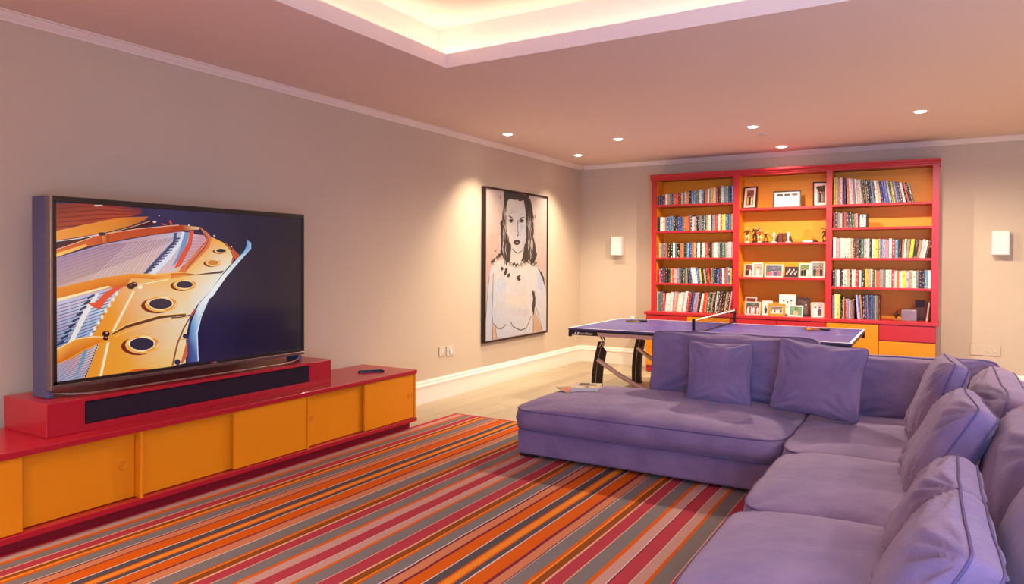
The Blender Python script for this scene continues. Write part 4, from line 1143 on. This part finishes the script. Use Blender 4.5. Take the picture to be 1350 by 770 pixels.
NY = 110
rr = random.Random(8)
V, F, FC = [], [], []
def wob(i, x, y):
    if i == 0 or i == len(edges) - 1: return 0.0
    return .006 * noise.noise((x * 1.3, y * .9, 0.0)) + .0035 * noise.noise((x * 7, y * 2.6, 3.0)) + .0022 * round(1.5 * noise.noise((x * 3, math.floor(y * 2.2) * 1.7, 9.0)))
ys = [RY_0 + (RY_1 - .03 - RY_0) * j / NY for j in range(NY + 1)] + [RY_1]
for i, x in enumerate(edges):
    for y in ys: V.append((x + wob(i, x, min(y, RY_1 - .03)), y, ZR))
n1 = len(ys)
for i in range(len(edges) - 1):
    for j in range(n1 - 1):
        F.append((i * n1 + j, (i + 1) * n1 + j, (i + 1) * n1 + j + 1, i * n1 + j + 1))
        c = tuple(v * .80 for v in lin(C_['c'] if j == n1 - 2 else C_[ST[i][1]]))
        FC.append(c)
# thickness
k0 = len(V)
for p in ((edges[0], RY_0), (RUGR, RY_0), (RUGR, RY_1), (edges[0], RY_1)):
    V.append((p[0], p[1], .0005)); V.append((p[0], p[1], ZR))
for a_, b_ in ((0, 1), (1, 2), (2, 3), (3, 0)):
    F.append((k0 + 2 * a_, k0 + 2 * b_, k0 + 2 * b_ + 1, k0 + 2 * a_ + 1)); FC.append(lin(C_['c']))
me = bpy.data.meshes.new('rug'); me.from_pydata(V, [], F)
ca = me.color_attributes.new('paint', 'FLOAT_COLOR', 'CORNER')
buf = []
for f, c in zip(F, FC): buf += [c[0], c[1], c[2], 1.0] * len(f)
ca.data.foreach_set('color', buf)
M_rug = attr_mat('rug_wool', rough=.95, spec=.1, var=.14, vscale=160, bump=.25, bscale=260)
rug = link('striped_rug', me, M_rug)
tag(rug, 'large flatwoven rug striped in orange, crimson and grey', 'rug')

# ------------------------------------------------------------------ table tennis table
TA = .0094
tcx = -3.386 + 1.37 * math.cos(TA) - .7625 * math.sin(TA); tcy = 6.846 + 1.37 * math.sin(TA) + .7625 * math.cos(TA)
tt = thing('table_tennis_table', 'blue table tennis table with net behind the sofa', 'table', (tcx, tcy, 0), rot=(0, 0, TA))
M_ttop = mat('table_blue', (68, 62, 128), rough=.36, spec=.5)
M_line = mat('line_white', (238, 232, 226), rough=.5)
M_blk = mat('table_black', (32, 24, 26), rough=.45)
M_alu = mat('table_aluminium', (206, 176, 164), rough=.35, metal=.35)
M_chr = mat('table_chrome', (190, 170, 160), rough=.2, metal=.9)
for s in (-1, 1):
    x0, x1 = (-1.37, -.002) if s < 0 else (.002, 1.37)
    hb = obj('table_half', bx(x0, x1, -.7625, .7625, .742, .76), M_ttop, tt, local=True)
    b = nb()
    for y0, y1_ in ((-.7625, -.7425), (.7425, .7625), (-.0015, .0015)):
        box(b, x0, x1, y0, y1_, .7602, .7606)
    ex = (-1.37, -1.35) if s < 0 else (1.35, 1.37)
    box(b, *ex, -.7425, .7425, .7602, .7606)
    obj('white_line', b, M_line, hb, local=True)
    b = nb()
    box(b, x0 + .004, x1 - .002, -.762, -.735, .724, .7418); box(b, x0 + .004, x1 - .002, .735, .762, .724, .7418)
    ex = (-1.369, -1.345) if s < 0 else (1.345, 1.369)
    box(b, *ex, -.735, .735, .724, .7418)
    obj('edge_strip', b, M_blk, tt, local=True)
    # apron rails
    b = nb()
    xa, xb = (-1.03, -.01) if s < 0 else (.01, 1.03)
    b.free()
    for ya in (-.752, .728):
        obj('apron_rail', bx(xa, xb, ya, ya + .024, .682, .7238), M_alu, tt, local=True)
    for sy in (-1, 1):
        b = nb()
        ya, yb2 = (-.754, -.728) if sy < 0 else (.728, .754)
        pts = [(s * 1.325, .7238), (s * 1.305, .688), (s * 1.05, .688), (s * 1.07, .7238)] if False else [(s * 1.335, .7238), (s * 1.318, .686), (s * 1.03, .686), (s * 1.055, .7238)]
        obj('logo_panel', prism(b, pts, 1, ya, yb2), M_blk, tt, local=True)
        b = nb(); xc0, xc1 = sorted((s * 1.369, s * 1.34))
        box(b, xc0, xc1, min(sy * .762, sy * .72), max(sy * .762, sy * .72), .668, .7238, .004)
        obj('corner_guard', b, M_blk, tt, local=True)
RX90 = Matrix.Rotation(PI / 2, 4, 'X')
for x in (-1.245, 1.085):
    text_part('logo_text', 'cornilleau', .036, M_line, tt, Matrix.Translation((x, -.7545, .696)) @ RX90 @ Matrix.Diagonal((1.05, 1, 1, 1)))
    b = nb()
    for dx in (0, .03):
        prism(b, [(x - .06 + dx, .692), (x - .045 + dx, .692), (x - .03 + dx, .718), (x - .045 + dx, .718)], 1, -.7555, -.7541)
    obj('logo_mark', b, M_line, tt, local=True)
# legs
def leg(sx, sy):
    y0 = sy * .60
    root = None
    def cv(z, o):                       # gently bowed outline, foot further out than the top
        return sx * (1.155 - o - .075 * (z / .62) ** 1.0 + .03 * math.sin(PI * z / .62))
    def slat(o0, o1, ztop, nm, m, thick, cut):
        b = nb(); n = 9
        L, R = [], []
        for k in range(n):
            z = .02 + (ztop - .02) * k / (n - 1)
            L.append((cv(z, o0), z)); R.append((cv(z - (cut if k == n - 1 else 0), o1), z - (cut if k == n - 1 else 0)))
        prism(b, L + R[::-1], 1, y0 - thick / 2, y0 + thick / 2)
        return obj(nm, b, m, tt if root is None else root, local=True)
    root = slat(0, .042, .615, 'leg', M_blk, .06, -.0)
    slat(.0425, .051, .60, 'leg_strip', M_chr, .05, 0)
    slat(.0515, .104, .555, 'leg_slat', M_blk, .06, .05)
    obj('foot_pad', bx(min(cv(.01, -.01), cv(.01, .115)), max(cv(.01, -.01), cv(.01, .115)), y0 - .035, y0 + .035, .0005, .0195, .004), M_blk, root, local=True)
    b = nb()
    for o in (.035, .065):
        tube(b, [(cv(.56, o), y0 - .034, .56), (cv(.6, o) - sx * .01, y0 - .034, .6), (cv(.64, o) - sx * .005, y0 - .034, .645), (cv(.66, o) + sx * .03, y0 - .03, .684)], .009, 7)
    obj('chrome_rod', b, M_chr, root, smooth=True, local=True)
    # curved stretcher down to the middle of the undercarriage
    b = nb(); pts = []
    for k in range(13):
        s = k / 12
        pts.append((sx * (1.085 - .86 * s), y0 - sy * .08 * s + (.036 if sy < 0 else -.036) * 0 - .036, 0.43 - .36 * (1 - (1 - s) ** 1.7)))
    tube(b, pts, .013, 8, flat=1.9)
    obj('stretcher', b, M_alu, root, smooth=True, local=True)
for sx in (-1, 1):
    for sy in (-1, 1): leg(sx, sy)
b = nb()
box(b, -.26, .26, -.56, -.50, .03, .075, .006); box(b, -.26, .26, .50, .56, .03, .075, .006); box(b, -.03, .03, -.50, .50, .035, .07, .004)
obj('undercarriage', b, M_blk, tt, local=True)
b = nb()
for sy in (-.56, .5):
    for sx in (-.2, .2):
        lathe(b, [(.014, 0.0005), (.026, .006), (.026, .03)], (sx, sy + .03, 0), 12)
obj('castor', b, M_blk, tt, local=True)
# net
NH = .1525
b = nb()
for k in range(0, 84):
    y = -.83 + 1.66 * k / 83
    box(b, -.0006, .0006, y - .0009, y + .0009, .775, .76 + NH - .012)
for k in range(7):
    z = .778 + k * .0185
    box(b, -.0006, .0006, -.83, .83, z - .0008, z + .0008)
nt_ = obj('net', b, M_blk, tt, local=True)
obj('net_tape', bx(-.003, .003, -.835, .835, .76 + NH - .014, .76 + NH, .001), M_line, nt_, local=True)
obj('net_cord', bx(-.004, .004, -.83, .83, .768, .778), M_blk, nt_, local=True)
for sy in (-1, 1):
    b = nb()
    box(b, -.014, .014, min(sy * .83, sy * .852), max(sy * .83, sy * .852), .735, .76 + NH + .006, .004)
    box(b, -.02, .02, min(sy * .764, sy * .85), max(sy * .764, sy * .85), .735, .757, .003)
    obj('net_post', b, M_blk, tt, local=True)
    b = nb(); tube(b, [(0, sy * .84, .745), (0, sy * .765, .7625)], .008, 6)
    obj('net_clamp', b, M_blk, tt, local=True)

# bats and balls on the table
def bat(label, x, y, rz, top, flip=1):
    t = thing('table_tennis_bat', label, 'bat', (x, y, .7608), 'table tennis bats', rot=(0, 0, math.radians(rz)))
    out = ell((0, 0), .077, .08, 28)
    out = [(px_ if py_ > -.07 else px_, py_) for px_, py_ in out]
    obj('blade', prism(nb(), out, 2, .0035, .0095), mat('bat_wood', (190, 136, 82), rough=.5), t, local=True)
    obj('rubber', prism(nb(), ell((0, .004), .0755, .076, 28), 2, .0097, .0135), top, t, local=True)
    obj('rubber', prism(nb(), ell((0, .004), .0755, .076, 28), 2, 0.0002, .0033), mat('rubber_black', (28, 22, 24), rough=.7), t, local=True)
    b = nb(); rings = []
    for yy, w_, h_ in ((-.062, .012, .008), (-.09, .013, .011), (-.14, .0135, .012), (-.168, .017, .012)):
        rings.append([b.verts.new((w_ * math.cos(a), yy, .0125 + h_ * math.sin(a))) for a in [2 * PI * k / 10 for k in range(10)]])
    for A, B in zip(rings, rings[1:]):
        for k in range(10): b.faces.new((A[k], A[(k + 1) % 10], B[(k + 1) % 10], B[k]))
    b.faces.new(rings[0][::-1]); b.faces.new(rings[-1]); bmesh.ops.recalc_face_normals(b, faces=b.faces)
    obj('handle', b, M_blk, t, smooth=True, local=True)
bat('dark table tennis bat on the left end of the table', -3.09, 7.95, 120, mat('rubber_dark', (52, 44, 42), rough=.7))
bat('red table tennis bat beside the orange ball, right half', -1.13, 8.02, 88, mat('rubber_red', (120, 34, 30), rough=.6))
t = tag(obj('table_tennis_ball', ball(nb(), (-1.135, 7.83, .781), .02, 16, 10), mat('ball_orange', (246, 140, 30), rough=.5), smooth=True), 'orange table tennis ball beside the red bat', 'ball')
t = tag(obj('table_tennis_ball', ball(nb(), (-3.12, 8.02, .797), .02, 16, 10), mat('ball_white', (244, 238, 226), rough=.5), smooth=True), 'white table tennis ball resting on the dark bat', 'ball')

# ------------------------------------------------------------------ corner sofa
m = bpy.data.materials.new('violet_linen'); m.use_nodes = True
nt = m.node_tree; pb = nt.nodes['Principled BSDF']
tc = nt.nodes.new('ShaderNodeTexCoord')
n1_ = nt.nodes.new('ShaderNodeTexNoise'); n1_.inputs['Scale'].default_value = 3.2; n1_.inputs['Detail'].default_value = 5; n1_.inputs['Roughness'].default_value = .6
cr = nt.nodes.new('ShaderNodeValToRGB')
cr.color_ramp.elements[0].position = .3; cr.color_ramp.elements[0].color = (*lin((120, 99, 130)), 1)
cr.color_ramp.elements[1].position = .72; cr.color_ramp.elements[1].color = (*lin((147, 123, 153)), 1)
n2_ = nt.nodes.new('ShaderNodeTexNoise'); n2_.inputs['Scale'].default_value = 240; n2_.inputs['Detail'].default_value = 2
n3_ = nt.nodes.new('ShaderNodeTexNoise'); n3_.inputs['Scale'].default_value = 9; n3_.inputs['Detail'].default_value = 4
ad = nt.nodes.new('ShaderNodeMath'); ad.operation = 'MULTIPLY_ADD'; ad.inputs[1].default_value = 5.0
bp = nt.nodes.new('ShaderNodeBump'); bp.inputs['Strength'].default_value = .4; bp.inputs['Distance'].default_value = .006
for n_ in (n1_, n2_, n3_): nt.links.new(tc.outputs['Object'], n_.inputs['Vector'])
nt.links.new(n1_.outputs['Fac'], cr.inputs[0]); nt.links.new(cr.outputs[0], pb.inputs['Base Color'])
nt.links.new(n3_.outputs['Fac'], ad.inputs[0]); nt.links.new(n2_.outputs['Fac'], ad.inputs[2]); nt.links.new(ad.outputs[0], bp.inputs['Height']); nt.links.new(bp.outputs[0], pb.inputs['Normal'])
pb.inputs['Roughness'].default_value = .9; pb.inputs['Specular IOR Level'].default_value = .2
pb.inputs['Sheen Weight'].default_value = .25; pb.inputs['Sheen Roughness'].default_value = .5; pb.inputs['Sheen Tint'].default_value = (.8, .75, 1, 1)
M_sofa = m
M_pipe = mat('violet_piping', (104, 88, 126), rough=.9, spec=.2)

def cushion(name, w, h, edge, pf, pb_, n=7.0, pin=0.0, seed=0, wr=.006, grid=30, power=.62, parent=None, pipes=(1, -1), sag=0.0, piper=.0042, gus=.14, crease=0.0):
    """stuffed cushion: x width, y height, z thickness; edge = gusset depth, pf / pb_ = puff of front and back"""
    sd = seed * 13.7
    N = grid
    def prm(i):
        t = -1 + 2 * i / N
        return math.copysign(1 - (1 - abs(t)) ** 1.45, t)
    def flatpos(u, v):
        mm = max(abs(u), abs(v))
        if mm < 1e-6: return 0.0, 0.0
        k = mm / ((abs(u) ** n + abs(v) ** n) ** (1 / n))
        x, y = u * k, v * k
        x2 = x * (1 - pin * (1 - v * v)); y2 = y * (1 - pin * (1 - u * u))
        return x2 * w / 2, y2 * h / 2
    b = nb()
    G = {}
    for s in (1, -1):
        for i in range(N + 1):
            for j in range(N + 1):
                u, v = prm(i), prm(j)
                x, y = flatpos(u, v)
                x += .007 * noise.noise((x * 6 + sd, y * 6, 4.0)); y += .007 * noise.noise((x * 6, y * 6 + sd, 8.0))
                f = max(0, (1 - abs(u) ** 2.6) * (1 - abs(v) ** 2.6)) ** power
                d = (pf if s > 0 else pb_) * f
                nz_ = noise.fractal((x * 3.1 + sd, y * 3.1, s * 2.0 + sd), .9, 2.1, 3)
                d += wr * nz_ * (.25 + f)
                if crease:
                    rad = math.atan2(abs(v) - 1.02, abs(u) - 1.02)
                    near = max(0, 1 - math.hypot(1 - abs(u), 1 - abs(v)) / .9)
                    d += crease * near * (1 - near) * 4 * math.sin(rad * 17 + sd) * f ** .3 * .5
                d -= sag * f * (v < 0) * abs(v)
                G[s, i, j] = b.verts.new((x, y, s * (edge / 2) + s * d))
    for s in (1, -1):
        for i in range(N):
            for j in range(N):
                q_ = [G[s, i, j], G[s, i + 1, j], G[s, i + 1, j + 1], G[s, i, j + 1]]
                b.faces.new(q_ if s > 0 else q_[::-1])
    ring = [(i, 0) for i in range(N)] + [(N, j) for j in range(N)] + [(N - i, N) for i in range(N)] + [(0, N - j) for j in range(N)]
    mid = []
    for (i, j) in ring:
        p = G[1, i, j].co; q_ = G[-1, i, j].co
        c = (p + q_) / 2
        o_ = Vector((c.x / (w / 2), c.y / (h / 2), 0)); 
        mid.append(b.verts.new(c + o_.normalized() * edge * gus))
    L = len(ring)
    for k in range(L):
        a, c = ring[k], ring[(k + 1) % L]
        b.faces.new((G[1, a[0], a[1]], mid[k], mid[(k + 1) % L], G[1, c[0], c[1]]))
        b.faces.new((mid[k], G[-1, a[0], a[1]], G[-1, c[0], c[1]], mid[(k + 1) % L]))
    bmesh.ops.recalc_face_normals(b, faces=b.faces)
    paths = {s: [G[s, i, j].co.copy() for (i, j) in ring] for s in (1, -1)}
    o = obj(name, b, M_sofa, parent, smooth=True, local=True)
    for s in pipes:
        pb2 = nb()
        pts = paths[s] if edge > .02 else [(p + r) / 2 for p, r in zip(paths[1], paths[-1])]
        pts = [p + Vector((p.x / (w / 2), p.y / (h / 2), 0)).normalized() * piper * .5 for p in pts]
        tube(pb2, pts, piper, 6, closed=True)
        obj('piping', pb2, M_pipe, o, smooth=True, local=True)
    return o

def pose(o, loc, yaw=0, lean=0, roll=0, upright=True):
    R_ = Matrix.Rotation(math.radians(yaw), 4, 'Z')
    if upright: R_ = R_ @ Matrix.Rotation(math.radians(90 - lean), 4, 'X')
    R_ = R_ @ Matrix.Rotation(math.radians(roll), 4, 'Z')
    o.rotation_euler = R_.to_euler()
    o.location = Vector(loc) - (wl(o.parent) if o.parent else Vector((0, 0, 0)))

SO = thing('corner_sofa', 'large violet corner sofa with a chaise and loose cushions on the rug', 'sofa', (-.7, 4.6, .0))
b = nb(); box(b, -2.70, -.70, 4.605, 5.72, .03, .215, .018)
obj('chaise_base', b, M_sofa, SO)
b = nb(); box(b, -.695, .60, .9, 5.72, .03, .215, .018)
obj('seat_base', b, M_sofa, SO)
b = nb(); box(b, -1.96, .60, 5.725, 5.90, .03, .68, .04)
obj('back_frame', b, M_sofa, SO)
b = nb(); box(b, .44, .60, .9, 5.72, .216, .68, .04)
obj('back_frame', b, M_sofa, SO)
M_foot = mat('sofa_foot', (40, 26, 24), rough=.5)
for x, y in ((-2.62, 4.68), (-2.62, 5.6), (-.8, 4.68), (-.6, 1.0), (-.6, 2.9), (.5, 5.6), (.5, 1.0), (.5, 2.9)):
    obj('foot', bx(x - .07, x + .07, y - .05, y + .05, .0075 if x < .6 else .0005, .031), M_foot, SO)
def seat(x0, x1, y0, y1, z0, z1, puff, seed, **k):
    c = cushion('seat_cushion', x1 - x0, y1 - y0, z1 - z0, puff, .0, n=k.pop('n', 9), seed=seed, parent=SO, wr=k.pop('wr', .012), grid=36, power=k.pop('power', .55), **k)
    pose(c, ((x0 + x1) / 2, (y0 + y1) / 2, (z0 + z1) / 2), upright=False)
    return c
seat(-2.745, -.80, 4.565, 5.715, .222, .362, .095, 1)
seat(-.79, .42, 4.365, 5.715, .222, .365, .07, 2)
seat(-.765, .42, 3.265, 4.36, .222, .365, .085, 3)
seat(-.765, .42, 2.25, 3.26, .222, .365, .085, 4)
seat(-.765, .42, 1.2, 2.245, .222, .365, .085, 5)
def backc(w, h, loc, yaw, lean, seed, pf=.10, edge=.10, roll=0, **k):
    c = cushion('back_cushion', w, h, edge, pf, .06, n=9, pin=.03, seed=seed, parent=SO, wr=.016, crease=.035, **k)
    pose(c, loc, yaw, lean, roll)
    return c
backc(1.27, .52, (-1.36, 5.575, .655), 0, 8, 11)
backc(1.05, .44, (-.17, 5.575, .60), 0, 8, 12, roll=1.5)
backc(1.38, .46, (.285, 4.86, .583), -90, 18, 13, pf=.10, edge=.12)
backc(1.05, .50, (.365, 3.56, .59), -90, 18, 14, pf=.14, edge=.12)
backc(1.05, .50, (.365, 2.48, .58), -90, 18, 15, pf=.14, edge=.12)
backc(1.05, .50, (.365, 1.40, .58), -90, 18, 16, pf=.14, edge=.12)

# throw cushions
def throw(label, w, h, loc, yaw, lean, seed, edge=.012, pf=.085, pb_=.07, roll=0, pin=.07, **k):
    c = cushion('throw_cushion', w, h, edge, pf, pb_, n=14, pin=pin, seed=seed, wr=.010, crease=.03, pipes=(1,) if edge < .02 else (1, -1), power=.5, **k)
    tag(c, label, 'cushion', 'violet throw cushions')
    pose(c, loc, yaw, lean, roll)
    return c
throw('small square violet cushion against the rear backrest', .47, .46, (-1.37, 5.26, .652), 2, 12, 21)
throw('larger violet cushion tilted in the rear right of the chaise', .58, .50, (-.69, 5.17, .68), -8, 14, 22, roll=-4)
throw('farthest violet box cushion leaning on the right-hand backrest', .54, .54, (0.0, 4.83, .65), -84, 20, 23, edge=.07, pf=.075, pb_=.05, pin=.03)
throw('second violet box cushion from the rear on the right-hand backrest', .60, .52, (.037, 3.85, .61), -85.6, 30, 24, edge=.08, pf=.08, pb_=.05, pin=.03)
throw('third violet box cushion from the rear, half hidden by the nearest one', .50, .42, (.0, 2.89, .555), -90, 28, 25, edge=.07, pf=.085, pb_=.05, pin=.03)
throw('nearest violet box cushion, at the lower right of the picture', .60, .44, (.0, 2.31, .557), -88, 28, 26, edge=.075, pf=.095, pb_=.06, pin=.03)

# reading matter on the chaise
t = thing('magazine', 'red and tan magazine under the pale book on the chaise', 'magazine', (-2.53, 5.22, .4245), rot=(0, 0, math.radians(48)))
obj('pages', bx(-.105, .105, -.14, .14, 0, .005), M_page, t, local=True)
lay = [([(0, 0), (1, 0), (1, 1), (0, 1)], (150, 120, 104)), ([(.1, .3), (.9, .2), (.8, .8), (.2, .9)], (206, 84, 72)), ([(.3, .4), (.6, .45), (.55, .7), (.3, .6)], (232, 150, 130)), ([(0, 0), (1, 0), (1, .1), (0, .12)], (80, 66, 62))]
flat_print('cover', lay, (-.105, -.14, .0052), (.21, 0, 0), (0, .28, 0), attr_mat('magazine_print', rough=.3), t)
t = thing('paperback', 'thick pale book with dark cover pictures lying on the chaise', 'book', (-2.42, 5.23, .431), rot=(0, 0, math.radians(17)))
b = nb(); box(b, -.11, .11, -.125, .125, 0, .0025); box(b, -.11, .11, -.125, .125, .036, .0385); box(b, -.11, -.107, -.125, .125, .0025, .036)
obj('cover_boards', b, mat('paperback_cover', (226, 206, 184), rough=.35), t, local=True)
obj('pages', bx(-.1068, .104, -.12, .12, .0027, .0358), M_page, t, local=True)
lay = [([(0, 0), (1, 0), (1, 1), (0, 1)], (206, 190, 166)), ([(.18, .5), (.58, .5), (.58, .95), (.2, .95)], (62, 54, 54)), ([(.6, .45), (.86, .45), (.86, .85), (.6, .85)], (140, 112, 96)), ([(.86, .1), (1, .1), (1, .9), (.86, .9)], (206, 192, 130)),
       ([(.16, .40), (.6, .38), (.6, .43), (.16, .45)], (130, 116, 100)), ([(.16, .2), (.46, .2), (.46, .32), (.16, .32)], (232, 216, 196)), ([(.48, .12), (.62, .18), (.6, .36), (.48, .3)], (110, 92, 80)), ([(.66, .12), (.8, .12), (.82, .34), (.7, .3)], (232, 220, 206))]
flat_print('cover_print', lay, (-.108, -.123, .0387), (.216, 0, 0), (0, .246, 0), attr_mat('paperback_print', rough=.25), t)
